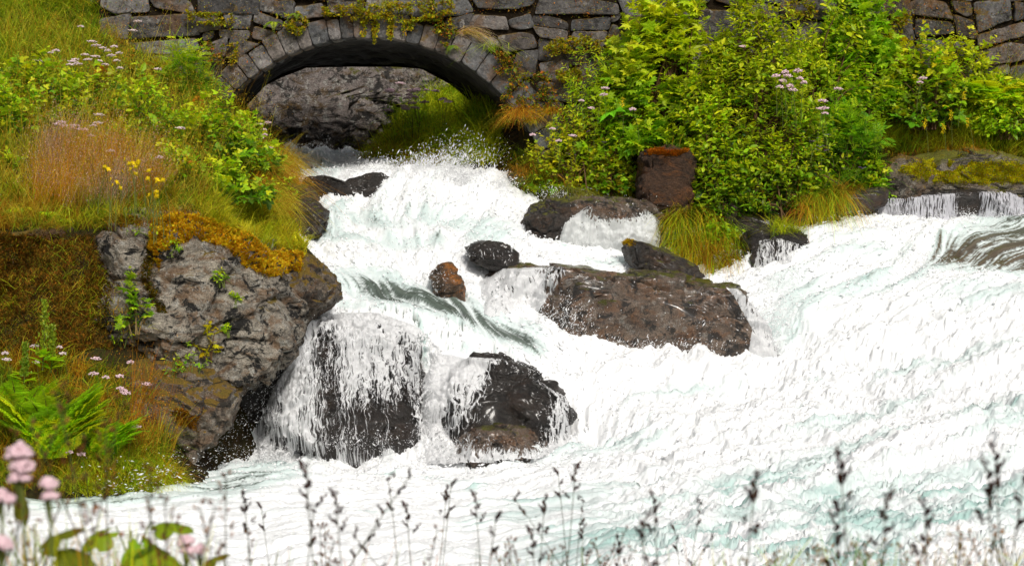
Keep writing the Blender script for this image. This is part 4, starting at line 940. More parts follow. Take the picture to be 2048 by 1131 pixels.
def shrub(name, label, px, base_py, Y, wpx, hpx, kind, leaf, nsh, nl, seed, tip=(YG, LG), low=(MG, DG), cat='shrub', group=None, shl=.4, dep=.75, spread=.7, stem=None, base=None, droop=0.15, top_bias=.5):
    r = np.random.RandomState(seed); b0 = np.array(P(px, base_py, Y) if base is None else base, float)
    gz = float(ground_z(b0[0], b0[1])); 
    k = pxs(Y); W = wpx*k/2; Hh = hpx*k; root = empty(name, tuple(b0)); tag(root, label, cat, group)
    # shoot tips in an uneven dome
    th = r.uniform(0, 2*PI, nsh); u = r.uniform(-.15, 1, nsh)**1.0; rho = np.sqrt(np.clip(1-np.clip(u, 0, 1)**2.2, 0.02, 1))*r.uniform(.25, 1, nsh)**.5
    lump = 1+.28*fbm(np.stack([np.cos(th)*1.5, np.sin(th)*1.5, u*2+seed], 1), 2)*2
    tipp = np.stack([np.cos(th)*rho*W*lump, np.sin(th)*rho*W*dep*lump, (.12+.88*np.clip(u, 0, 1)*r.uniform(.72, 1.0, nsh))*Hh*lump], 1)
    tipp[:, 2] = np.where(u < 0, np.abs(u)*Hh*.8+.05, tipp[:, 2])
    out = nrm(np.stack([tipp[:, 0]/max(W, .01), tipp[:, 1]/max(W, .01), np.full(nsh, 1.1/spread*.7)], 1)+r.normal(size=(nsh, 3))*.18)
    L = shl*r.uniform(.6, 1.25, nsh); L = np.minimum(L, np.linalg.norm(tipp, axis=1)*.8+.05)
    start = tipp-out*L[:, None]; start[:, 2] = np.maximum(start[:, 2], .02)
    kk = 6; t = np.linspace(0, 1, kk)[None, :, None]; bend = nrm(r.normal(size=(nsh, 3)))*[1, 1, .3]
    path = start[:, None]*(1-t)+tipp[:, None]*t+(bend*.06*L[:, None])[:, None]*np.sin(t*PI)
    path[:, :, 2] -= (t[..., 0]**2)*droop*L[:, None]
    V1, F1 = tubes(path, .0035, .0012, 3)
    # main stems from the ground to each shoot start
    ms = r.choice(nsh, min(nsh, max(5, nsh//5)), replace=False); g = np.stack([r.normal(size=len(ms))*W*.18, r.normal(size=len(ms))*W*.12, np.full(len(ms), -.06)], 1)
    mp_ = g[:, None]*(1-t)+start[ms][:, None]*t; mp_[:, :, 2] += (np.sin(t[..., 0]*PI)*.12*Hh)
    V2, F2 = tubes(mp_, .011*max(.5, Hh), .004, 5)
    mesh_obj('stem', np.vstack([V1, V2]), np.vstack([F1, F2+len(V1)]), stem or STEMB, root)
    # leaves alternate along each shoot
    f = (np.arange(nl)+.5)/nl; fi = f*.92+.08
    tt = np.repeat(fi[None], nsh, 0)+r.normal(size=(nsh, nl))*.02; tt = np.clip(tt, 0.02, 1)
    idx = tt*(kk-1); i0 = np.minimum(idx.astype(int), kk-2); fr = idx-i0; ar = np.arange(nsh)[:, None]
    pos = path[ar, i0]*(1-fr[..., None])+path[ar, i0+1]*fr[..., None]
    ax = nrm(path[:, -1]-path[:, 0])[:, None]
    ang = (np.arange(nl)*2.4)[None]+r.uniform(0, 6, (nsh, 1)); e1 = nrm(np.cross(ax, [.2, .1, 1.])); e2 = np.cross(ax, e1)
    rad = np.cos(ang)[..., None]*e1+np.sin(ang)[..., None]*e2
    aa = nrm(rad*1.0+ax*(.35+.9*tt[..., None]**3)+np.array([0, 0, -.12])+r.normal(size=(nsh, nl, 3))*.15)
    nn = nrm(np.array([0, -.12, 1.0])+r.normal(size=(nsh, nl, 3))*.35+rad*.2)
    sz = leaf*.86*(.55+.55*np.sin(np.clip(tt*1.15, 0, 1)*PI)**.5)*np.exp(r.normal(size=(nsh, nl))*.3)
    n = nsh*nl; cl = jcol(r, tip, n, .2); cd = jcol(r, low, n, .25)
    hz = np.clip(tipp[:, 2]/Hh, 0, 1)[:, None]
    young = smooth01(tt*.55+hz*.55+r.normal(size=(nsh, nl))*.12, .50-.35*top_bias, .90).ravel()[:, None]  # besides leaf age, paints the shaded interior dark and the lit tops bright
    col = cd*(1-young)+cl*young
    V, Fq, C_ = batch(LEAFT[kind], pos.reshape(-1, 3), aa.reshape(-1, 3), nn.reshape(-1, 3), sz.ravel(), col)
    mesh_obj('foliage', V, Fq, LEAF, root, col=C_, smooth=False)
    return root
def blades(base, L, w, lean, droop, cb, ct, r, seg=4, side=None):
    """curved tapering blades; lean (n,3) added to the upward start direction"""
    n = len(base); t = np.linspace(0, 1, seg+1)
    d0 = nrm(np.array([0, 0, 1.])+lean); hz = lean*np.array([1, 1, 0]); hz = nrm(hz+1e-6)
    cent = base[:, None]+L[:, None, None]*(d0[:, None]*t[None, :, None]+(hz[:, None]*.55-np.array([0, 0, 1.]))*(droop[:, None]*t[None]**2.2)[..., None])
    if side is None:
        a = r.uniform(0, PI, n); side = np.stack([np.cos(a), np.sin(a)*.5, r.normal(size=n)*.15], 1)
    side = nrm(side); ww = w[:, None]*(1-t[None]**1.6)*.5+.0003
    V = np.stack([cent-side[:, None]*ww[..., None], cent+side[:, None]*ww[..., None]], 2)  # n,seg+1,2,3
    k = (seg+1)*2; b0 = np.arange(n)[:, None]*k; s = np.arange(seg)[None]*2
    Fq = np.stack([b0+s, b0+s+1, b0+s+3, b0+s+2], -1).reshape(-1, 4)
    C_ = cb[:, None]*(1-t)[None, :, None]+ct[:, None]*t[None, :, None]; C_ = np.repeat(C_[:, :, None], 2, 2)
    return V.reshape(-1, 3), Fq, C_.reshape(-1, 3), cent[:, -1]
# surfaces that plants stand on: ground plus the large rocks
def bvh_of(keys):
    Vs, Fs, off = [], [], 0
    for k in keys:
        V, Fc = RD[k][1]; Vs.append(V); Fs.append(Fc+off); off += len(V)
    return BVHTree.FromPolygons(np.vstack(Vs).tolist(), np.vstack(Fs).tolist())
BV_L = bvh_of(['out', 'nose', 'earth', 'ledge']); BV_R = bvh_of(['t', 't2', 'q', 'j', 'p', 'y', 'o', 'n', 'x', 'v'])
def surf(px, py, bv=None):
    x, y, z, ok = hit(px, py); N = np.tile([0, -.3, 1.0], (len(x), 1))
    if bv is not None:
        o = Vector((0, 0, CAM_Z))
        for i in range(len(px)):
            d = (Vector(P(px[i], py[i], 20.))-o).normalized(); h = bv.ray_cast(o, d, 60)
            if h[0] is not None and h[0].y < y[i]: x[i], y[i], z[i] = h[0]; N[i] = h[1][:]; ok[i] = True
    return np.stack([x, y, z], 1), N, ok
def sample(poly, n, r):
    p = np.asarray(poly, float); x0, y0 = p.min(0); x1, y1 = p.max(0); X = np.zeros(0); Yv = np.zeros(0)
    while len(X) < n:
        a = r.uniform(x0, x1, n*2); b_ = r.uniform(y0, y1, n*2); m_ = pip(a, b_, poly); X = np.r_[X, a[m_]]; Yv = np.r_[Yv, b_[m_]]
    return X[:n], Yv[:n]
def clump(x, y, f, seed): return perlin(np.stack([x*f, y*f*1.6, x*0+seed+.5], 1))
def pcol(r, base, idx, v=.25, h=.12):
    base = np.atleast_2d(base); k = len(base); j = np.clip(np.floor((idx*1.1+.5)*k+r.normal(size=len(idx))*.45), 0, k-1).astype(int); c = base[j]
    return np.clip(c*np.exp(r.normal(size=(len(j), 1))*v)*np.exp(r.normal(size=(len(j), 3))*h*np.array([1, .35, .6])), 0, .92)
def grass(label, poly, n, L, w, cb, ct, seed, lean=.35, droop=.3, bv=None, wind=(.1, 0), name='grass', clumpy=.5, extra=None, mat=None, seg=4):
    r = np.random.RandomState(seed); px, py = sample(poly, n, r); B, N, ok = surf(px, py, bv); B = B[ok]; px = px[ok]; py = py[ok]; n = len(B)
    cz = clump(px/100, py/100, 2.5, seed); cz2 = clump(px/100, py/100, 7, seed+3)
    k = r.rand(n) < (1-clumpy)+clumpy*smooth01(cz+cz2*.5, -.5, .4); B, px, py, cz, cz2 = B[k], px[k], py[k], cz[k], cz2[k]; n = len(B)
    Ls = L*np.exp(r.normal(size=n)*.28)*(1+.5*cz); ln = np.stack([r.normal(size=n)*lean+wind[0]+cz2*.35, r.normal(size=n)*lean+wind[1]-.1, np.zeros(n)], 1)
    pi_ = clump(px/100, py/100, 1.9, seed+11)*1.1+clump(px/100, py/100, 6, seed+5)*.5; tone = np.exp(  .75*clump(px/100, py/100, 9, seed+8))[:, None]
    c1 = pcol(r, cb, pi_, .28, .15)*.55*tone; c2 = np.clip(pcol(r, ct, pi_, .3, .15)*tone, 0, .92)  # blade feet darkened: shade between the blades put into the colour
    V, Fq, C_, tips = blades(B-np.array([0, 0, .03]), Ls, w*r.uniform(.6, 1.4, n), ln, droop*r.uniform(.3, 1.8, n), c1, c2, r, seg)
    if extra is not None:   # seed heads: small flecks round the tips
        cnt, spread, sz, cc = extra; m_ = np.repeat(np.arange(n), cnt); tp = tips[m_]+r.normal(size=(n*cnt, 3))*np.array([spread*.5, spread*.5, spread]); tp[:, 2] -= spread*.6
        V2, F2, C2 = batch((OV_V[[0, 2, 4, 6]], np.array([(0, 1, 2), (0, 2, 3)])), tp, r.normal(size=(len(tp), 3))+[0, 0, 1], r.normal(size=(len(tp), 3)), sz*r.uniform(.6, 1.5, len(tp)), jcol(r, cc, len(tp), .3))
        o = mesh_obj(name, np.vstack([V, V2]), [Fq, F2+len(V)], mat or GRASS, col=np.vstack([C_, C2]), smooth=False)
    else: o = mesh_obj(name, V, Fq, mat or GRASS, col=C_, smooth=False)
    tag(o, label, None, None, 'stuff'); return o
def leafmass(name, label, poly, Y, n, size, cols, seed, kind='ovate', cat='plant', thick=.06, hang=.3, group=None, kindtag=None, surfbv=None, up=.6):
    """small leafy plants rooted in the joints of a wall or on a ledge"""
    r = np.random.RandomState(seed); px, py = sample(poly, n, r)
    if surfbv is None: p = np.array([P(a, b_, Y) for a, b_ in zip(px, py)])
    else:
        p, N, ok = surf(px, py, surfbv); p = p[ok]; px = px[ok]; py = py[ok]
    n = len(p); cz = clump(px/40, py/40, 2.2, seed); k = r.rand(n) < smooth01(cz, -.45, .25); p, cz = p[k], cz[k]; n = len(p)
    bulge = thick*(1+cz)*r.rand(n)**.6; p[:, 1] -= bulge; p[:, 2] += bulge*.4
    a = nrm(np.stack([r.normal(size=n)*.7, -np.abs(r.normal(size=n))-.4, r.normal(size=n)*.6-hang+.2], 1)); nn = nrm(np.array([0, -.5, up])+r.normal(size=(n, 3))*.45)
    V, Fq, C_ = batch(LEAFT[kind], p, a, nn, size*np.exp(r.normal(size=n)*.3), jcol(r, cols, n, .3, .15))
    loc = tuple(p.mean(0)); o = mesh_obj(name, V, Fq, LEAF, col=C_, smooth=False, loc=loc)
    if kindtag: tag(o, label, None, None, kindtag)
    else: tag(o, label, cat, group)
    return o
def fern(name, label, px, py, Y, n, L, seed, cols=(LG, MG), npin=22, up=.9, spreadx=1.0, cat='fern', group=None, base=None, simple=False, az=None, droop=.45, wid=.26, front=.6, hor=.8):
    r = np.random.RandomState(seed); b0 = np.array(P(px, py, Y) if base is None else base); root = empty(name, tuple(b0)); tag(root, label, cat, group)
    az_ = r.uniform(0, 2*PI, n) if az is None else r.uniform(az[0], az[1], n)
    Ls = L*r.uniform(.7, 1.1, n); t = np.linspace(0, 1, 12)
    hd = np.stack([np.cos(az_)*spreadx, -np.abs(np.sin(az_))*front if az is None else np.sin(az_)*front, np.zeros(n)], 1)
    e = r.uniform(.75, 1.15, n)*up
    path = Ls[:, None, None]*(hd[:, None]*(t**1.1)[None, :, None]*hor+np.array([0, 0, 1.])*(e[:, None]*t[None]-droop*1.3*(t**2.3)[None])[..., None])
    V1, F1 = tubes(path, .004, .001, 3); mesh_obj('stem', V1, F1, STEMG, root)
    ps, aa, nn, ss, cc = [], [], [], [], []
    for i in range(n):
        f = np.linspace(.12, .99, npin); idx = f*11; i0 = np.minimum(idx.astype(int), 10); fr = (idx-i0)[:, None]
        p = path[i][i0]*(1-fr)+path[i][i0+1]*fr; tg = nrm(path[i][i0+1]-path[i][i0]); sd_ = nrm(np.cross(tg, [0, 0, 1.])); nm = np.cross(sd_, tg)
        wl = L*wid*np.sin(np.clip((f*1.02+.12), 0, 1)*PI)**.75+.01; base_c = jcol(r, cols, 1, .22)[0]
        for sg in (1, -1):
            pd = nrm(sd_*sg+tg*.35-np.array([0, 0, .18])+r.normal(size=(npin, 3))*.06)
            if simple:
                ps.append(p); aa.append(pd); nn.append(nm+r.normal(size=nm.shape)*.1); ss.append(wl*1.0); cc.append(np.tile(base_c, (npin, 1)))
            else:
                m_ = 9
                for q in range(m_):
                    g = (q+.5)/m_; pp = p+pd*(wl*g)[:, None]; s_ = wl*.17*(1-g*.6)+.004
                    for s2 in (1, -1):
                        ps.append(pp); aa.append(nrm(tg*s2+pd*.7)); nn.append(nm+r.normal(size=nm.shape)*.12); ss.append(s_*1.25); cc.append(np.tile(base_c*(.9+.25*g), (npin, 1)))
    V, Fq, C_ = batch((OV_V*np.array([.5 if simple else 1.1, 1, 1]), OV_F) if simple else (OV_V[[0, 2, 4, 6]]*np.array([1.2, 1, 1]), np.array([(0, 1, 2), (0, 2, 3)])), np.vstack(ps), np.vstack(aa), np.vstack(nn), np.concatenate(ss), np.vstack(cc))
    mesh_obj('frond', V, Fq, LEAF, root, col=C_, smooth=False); return root
def copy_tree(o, parent=None):
    c = o.copy(); COL.objects.link(c); c.parent = parent
    for ch in o.children: copy_tree(ch, c)
    return c
STRAW = (.74, .58, .045); GG = (.28, .44, .012); GY = (.78, .80, .016); GB = (.12, .16, .008); ORG = (.70, .32, .016); PNK = (.68, .42, .33); RST = (.46, .16, .016)
# ================================================================== LEFT BANK
slope = [(-60, -60), (200, -20), (210, 60), (340, 120), (470, 190), (505, 280), (560, 300), (590, 400), (560, 450), (470, 460), (-60, 470)]
grass('tall green and yellow meadow grass covering the left slope', slope, 24000, .26, .007, (GB, GG, ORG), (GY, GG, STRAW), 101, .35, .35, clumpy=.45)
grass('lush green grass at the top of the left slope', [(-60, -40), (190, -30), (200, 110), (120, 200), (-60, 240)], 9000, .34, .008, (GG, GB), (GG, GY, LG), 102, .5, .6, clumpy=.6)
grass('tall straw yellow grass stalks standing over the left slope', [(0, 60), (340, 130), (480, 230), (560, 330), (300, 420), (0, 400)], 2600, .48, .004, (STRAW, GG), (STRAW, ORG), 103, .22, .15, extra=(7, .045, .012, (STRAW, ORG)))
grass('rust orange grass hanging over the stream edge below the bridge', [(490, 290), (560, 290), (590, 330), (600, 400), (570, 430), (500, 400)], 4200, .34, .0055, (RST, ORG), (ORG, RST, STRAW), 104, .4, .9, wind=(.3, -.2), clumpy=.2)
grass('fine pink flowering bent grass on orange stems on the left knoll', [(70, 330), (250, 345), (330, 380), (300, 420), (60, 430)], 5200, .42, .0035, (ORG, RST, GB), (ORG, STRAW, PNK), 105, .2, .12, extra=(6, .05, .011, (PNK, (.5, .32, .22), ORG)), clumpy=.55, wind=(.1, 0))
grass('short bright green grass along the top edge of the outcrop', [(380, 400), (520, 400), (600, 450), (612, 500), (560, 500), (420, 460)], 7500, .17, .005, (GG, ORG), (GY, YG), 106, .35, .4, bv=BV_L, clumpy=.2, wind=(.12, -.1))
grass('brown orange grass and dead stalks behind the moss on the outcrop', [(-60, 380), (420, 380), (440, 440), (200, 458), (-60, 462)], 7500, .20, .005, (RST, ORG, GB), (ORG, STRAW, GG), 107, .4, .4, bv=BV_L, clumpy=.3)
# moss carpets
def moss(label, poly, n, cols, seed, L=.024, bv=BV_L, lift=.03, patch=-9):
    r = np.random.RandomState(seed); px, py = sample(poly, n, r); B, N, ok = surf(px, py, bv)
    e = dseg(px, py, poly)*pxs(19.); B, N, px, py, e = B[ok], N[ok], px[ok], py[ok], e[ok]; n = len(B)
    hump = lift*smooth01(e, 0, .09)*(1.2+1.5*fbm(B*7, 3)); g = fbm(B*5+3, 3)
    k = (e+.12*g > .02) & (fbm(B*2.6+seed, 3) > patch); B, N, hump = B[k], N[k], hump[k]; n = len(B); Nn = nrm(N+np.array([0, -.2, .5])); B = B+Nn*hump[:, None]
    c = jcol(r, cols, n, .25, .1)*(.75+.7*smooth01(fbm(B*9, 3), -.4, .5))[:, None]
    V, Fq, C_, _ = blades(B-Nn*.02, L*r.uniform(.5, 1.4, n), np.full(n, .013), (Nn*1.5+r.normal(size=(n, 3))*.6)*[1, 1, .4], np.full(n, .2), np.clip(c*.9, 0, .9), np.clip(c*1.35, 0, .9), r, 2)
    o = mesh_obj('moss', V, Fq, MOSSM, col=C_, smooth=False); tag(o, label, None, None, 'stuff')
GOLD = ((.62, .32, .014), (.52, .22, .012), (.5, .36, .018))
moss('golden orange moss cushion spilling over the top of the grey outcrop', [(300, 440), (345, 425), (430, 432), (500, 462), (545, 500), (612, 500), (606, 545), (545, 560), (475, 535), (455, 498), (390, 482), (350, 495), (318, 545), (288, 510)], 42000, ((.78, .42, .015), (.68, .30, .013), (.62, .46, .02)), 1, lift=.07)
moss('brown golden moss along the edge above the grey rock face', [(-60, 425), (120, 410), (280, 425), (300, 455), (200, 452), (120, 458), (-60, 465)], 16000, ((.30, .14, .012), (.2, .12, .012), (.26, .19, .015)), 2)
moss('bright yellow green moss lobe at the tip of the outcrop above the waterfall', [(570, 455), (600, 465), (618, 490), (614, 512), (585, 505), (572, 480)], 4500, ((.50, .42, .015), (.42, .40, .015)), 3, lift=.08)
moss('rusty moss patches on the low ledge', [(330, 820), (370, 800), (410, 830), (400, 870), (350, 860)], 4500, ((.34, .16, .012), (.2, .1, .01)), 4, lift=.015)
moss('brown moss in the hollow left of the grey outcrop', [(-60, 455), (60, 462), (190, 470), (215, 560), (190, 640), (250, 700), (100, 730), (-60, 740)], 42000, ((.17, .08, .011), (.26, .12, .013), (.12, .11, .012), (.08, .045, .01)), 5, L=.035, lift=.03, patch=-.12)
moss('dark brown matted moss and roots between the orange moss patches of the hollow', [(-60, 455), (190, 462), (235, 560), (220, 700), (100, 735), (-60, 740)], 24000, ((.10, .055, .01), (.16, .08, .012), (.08, .075, .01)), 15, L=.03, lift=.015)
moss('dark moss running down the crevice of the outcrop', [(285, 470), (330, 500), (310, 560), (360, 640), (310, 640), (270, 560)], 5000, ((.13, .08, .01), (.2, .12, .01), (.10, .11, .01)), 6, lift=.015)
moss('brown moss band across the middle of the outcrop', [(480, 505), (560, 530), (590, 560), (540, 560), (490, 540)], 3500, ((.16, .085, .01), (.22, .12, .012)), 7, lift=.012)
# below the outcrop
grass('green and straw coloured grass at the foot of the rock on the lower left', [(-60, 730), (100, 720), (230, 740), (330, 780), (330, 930), (370, 975), (-60, 980)], 12000, .26, .0055, (GB, GG, ORG), (GG, GY, STRAW, ORG), 111, .35, .45, clumpy=.4, bv=None)
grass('short bright green grass at the water edge on the lower left', [(120, 900), (330, 900), (375, 960), (330, 985), (100, 985)], 6500, .16, .005, (GG,), (GY, LG), 112, .5, .6, clumpy=.2)
grass('thin dead grass hanging on the brown mossy face', [(-40, 560), (230, 560), (300, 660), (250, 700), (-40, 660)], 900, .16, .0045, (ORG, STRAW), (STRAW, GY, RST), 113, .4, .5, bv=BV_L, clumpy=.4)
grass('red sorrel and grass stalks beside the low ledge', [(240, 800), (345, 800), (350, 930), (250, 930)], 520, .42, .004, (RST, ORG), (RST, ORG, STRAW), 114, .18, .1, extra=(8, .05, .010, (RST, ORG)))
# leafy plants on the left slope
A = (YG, LG)
LB = [(60, 215, 22.3, 170, 110, 'tri', 'yellow green raspberry thicket at the far left of the upper slope'), (25, 330, 21.4, 180, 120, 'tri', 'mid green raspberry thicket at the left edge above the pink grass'),
 (375, 190, 24.3, 120, 125, 'pinnate', 'tall green elder shrub standing in front of the bridge masonry'), (180, 270, 22.4, 190, 100, 'tri', 'low bright raspberry patch below the white yarrow'),
 (300, 330, 22.0, 150, 120, 'ovate', 'broad leafed green shrub in the middle of the left slope'), (420, 330, 22.2, 190, 140, 'tri', 'large raspberry thicket in the middle of the left slope'),
 (500, 310, 22.8, 110, 100, 'lobed', 'pale leafed maple seedling clump near the left foot of the arch'), (450, 385, 21.6, 200, 110, 'tri', 'dark green raspberry thicket just above the grassy outcrop edge'),
 (490, 240, 24.2, 100, 70, 'lobed', 'small yellow green shrub against the left foot of the arch'), (545, 330, 23.4, 70, 90, 'ovate', 'narrow green shrub overhanging the stream below the arch'), (340, 375, 21.2, 130, 75, 'tri', 'low raspberry clump to the right of the pink grass')]
for i, (px, by, Y, w, h, kd, lab) in enumerate(LB):
    shrub('raspberry_bush' if kd == 'tri' else ('seedling' if kd == 'lobed' else 'shrub'), lab, px, by, Y, w*1.15, h, kd, .085 if kd != 'pinnate' else .17, int(w*h/230)+12, 8, 200+i, tip=A, low=(MG, (.07, .15, .008)), shl=.3, base=(lambda q: (q[0], q[1], float(ground_z(q[0], q[1]))))(P(px, by, Y)), stem=STEMG)
fern('fern', 'big feathery green fern at the lower left edge', 105, 925, 17.1, 60, .98, 31, cols=(YG, LG, (.3, .5, .012)), npin=30, up=.95, wid=.2, hor=.6, droop=.25)
fern('fern', 'second feathery fern, right of the big fern and partly behind grass', 200, 925, 17.4, 34, .78, 32, cols=(YG, LG, MG), npin=26, up=.9, wid=.2, hor=.6, droop=.27)
fern('fern', 'smaller fern tucked behind the big fern, below the brown mossy face', 40, 880, 17.6, 30, .8, 33, cols=(LG, YG), npin=24, up=1.0, wid=.2, hor=.6, droop=.27)
for i, (px, py, L, n, lab) in enumerate([(40, 425, .26, 14, 'polypody fern with long leathery fronds drooping over the edge at the far left'), (95, 432, .22, 10, 'polypody fern on the mossy edge right of the long fronds'), (135, 445, .18, 7, 'small polypody fern hanging over the start of the grey rock')]):
    q, _, ok = surf(np.array([float(px)]), np.array([float(py)]), BV_L)
    fern('polypody_fern', lab, 0, 0, 0, n, L, 40+i, cols=(GY, LG), npin=11, up=.55, base=q[0]+[0, -.02, .02], simple=True, droop=.6, wid=.22)
for i, (px, py, L, n, lab) in enumerate([(548, 45, .28, 14, 'bright polypody fern rooted in the joint above the left side of the arch'), (905, 92, .24, 12, 'polypody fern hanging beside the arch ring on its right shoulder'), (590, 28, .22, 9, 'small polypody fern near the top of the arch masonry'), (1062, 238, .26, 14, 'polypody fern at the right foot of the arch')]):
    fern('polypody_fern', lab, px, py, 24.93, n//2+2, L*.85, 50+i, cols=((.4, .5, .015), (.2, .34, .012)), npin=13, up=.25, simple=True, droop=.65, wid=.17, front=.9)
HP = [(250, 120, 24), (120, 170, 23), (300, 200, 23.3), (60, 300, 21.7), (230, 330, 21.6), (150, 300, 22), (390, 260, 23), (330, 270, 22.6), (440, 420, 21.2), (370, 410, 20.9), (280, 400, 20.6), (230, 400, 20.4), (510, 370, 22.2), (480, 430, 20.6), (20, 400, 20.3), (90, 230, 22.3), (0, 240, 21.9), (270, 250, 22.6), (200, 200, 23), (420, 230, 23.8), (560, 360, 22.9), (320, 150, 24.5)]
for i, (px, by, Y) in enumerate(HP):
    q = P(px, by, Y); kd = ('tri', 'ovate', 'lobed', 'narrow')[i % 4]
    shrub('meadow_herb', 'leafy green herb growing up through the grass of the left slope', px, by, Y, 95, 62, kd, .07, 26, 7, 260+i, tip=(YG, LG) if i % 3 else (GY, ORG), low=(MG, DG), shl=.2, base=(q[0], q[1], float(ground_z(q[0], q[1]))), stem=STEMG, cat='herb', group='leafy herbs of the left slope')
# saplings on the outcrop
def on(px, py, bv): q, N, ok = surf(np.array([float(px)]), np.array([float(py)]), bv); return q[0]
shrub('maple_sapling', 'young green maple growing from a crack in the outcrop', 0, 0, 18.6, 95, 120, 'lobed', .085, 16, 6, 301, tip=((.28, .42, .012),), low=(LG, MG), base=on(270, 655, BV_L)+[0, -.05, 0], cat='sapling', shl=.16, stem=STEMR)
shrub('maple_sapling', 'spindly sapling with sparse yellow leaves on the face of the outcrop', 0, 0, 18.5, 75, 115, 'lobed', .085, 9, 4, 302, tip=(YL, (.5, .42, .012)), low=(GY, YL), base=on(425, 712, BV_L)+[0, -.05, 0], cat='sapling', shl=.2, stem=STEMB)
for i, (px, py, w, h, lab) in enumerate([(440, 560, 40, 35, 'tiny green plant in the crevice high on the outcrop'), (345, 500, 60, 30, 'small pinnate leafed plant on the dark moss of the outcrop'), (470, 600, 45, 22, 'little dark leafed plant in the middle of the outcrop'), (345, 745, 60, 60, 'leafy green tuft at the left foot of the outcrop'), (385, 740, 70, 55, 'round leafed green tuft under the yellow sapling'), (240, 680, 80, 50, 'low green leafy plant left of the maple sapling'), (300, 465, 90, 22, 'small leafy rosette in the golden moss'), (455, 660, 26, 20, 'speck of green leaves beside the yellow sapling')]):
    shrub('rock_plant', lab, 0, 0, 18.6, w, h, 'ovate', .045, 10, 5, 320+i, tip=(LG, GY), low=(MG, LG), base=on(px, py, BV_L)+[0, -.02, -.01], cat='plant', shl=.08, stem=STEMG)
def spire(label, px, py, Y, hpx, seed, col):
    """a tall dock: one stem thickly set with small upright clusters"""
    r = np.random.RandomState(seed); k = pxs(Y); Hh = hpx*k; b0 = P(px, py, Y); b0 = (b0[0], b0[1], b0[2]); root = empty('dock_plant', b0); tag(root, label, 'plant')
    t = np.linspace(0, 1, 8); path = np.stack([.04*Hh*np.sin(t*2), t*0, t*Hh], 1)[None]; V, Fq = tubes(path, .006, .002, 5); mesh_obj('stem', V, Fq, STEMG, root)
    n = 420; f = r.uniform(.2, 1, n); w = .055*Hh*(1.15-f)+.012; p = np.stack([.04*Hh*np.sin(f*2)+r.normal(size=n)*w*.7, r.normal(size=n)*w*.7, f*Hh], 1)
    V, Fq, C_ = batch((OV_V, OV_F), p, nrm(np.stack([r.normal(size=n)*.5, r.normal(size=n)*.5, np.ones(n)], 1)), r.normal(size=(n, 3)), np.full(n, .028), jcol(r, col, n, .2)); mesh_obj('seed_head', V, Fq, LEAF, root, col=C_)
    n = 9; p = np.stack([r.normal(size=n)*.01, r.normal(size=n)*.01, r.uniform(.03, .3, n)*Hh], 1); V, Fq, C_ = batch((OV_V, OV_F), p, r.normal(size=(n, 3))*[1, .6, .2]+[0, -.2, .3], np.tile([0, 0, 1.], (n, 1)), np.full(n, .14), jcol(r, (LG,), n, .15)); mesh_obj('leaf', V, Fq, LEAF, root, col=C_)
grass('sparse green and rusty grass hanging in the brown hollow', [(-60, 470), (180, 480), (230, 600), (200, 700), (-60, 720)], 2600, .15, .005, (GG, RST), (GY, ORG, GG), 116, .45, .6, bv=BV_L, clumpy=.7)
spire('tall yellow green dock spike in front of the brown mossy face', 85, 740, 17.7, 140, 1, ((.32, .42, .02),))
spire('shorter bent green dock spike at the left edge beside the tall one', 48, 770, 17.6, 85, 2, ((.24, .36, .02),))
spire('second slimmer dock spike just right of the tall one', 102, 745, 17.8, 95, 3, ((.3, .4, .02),))
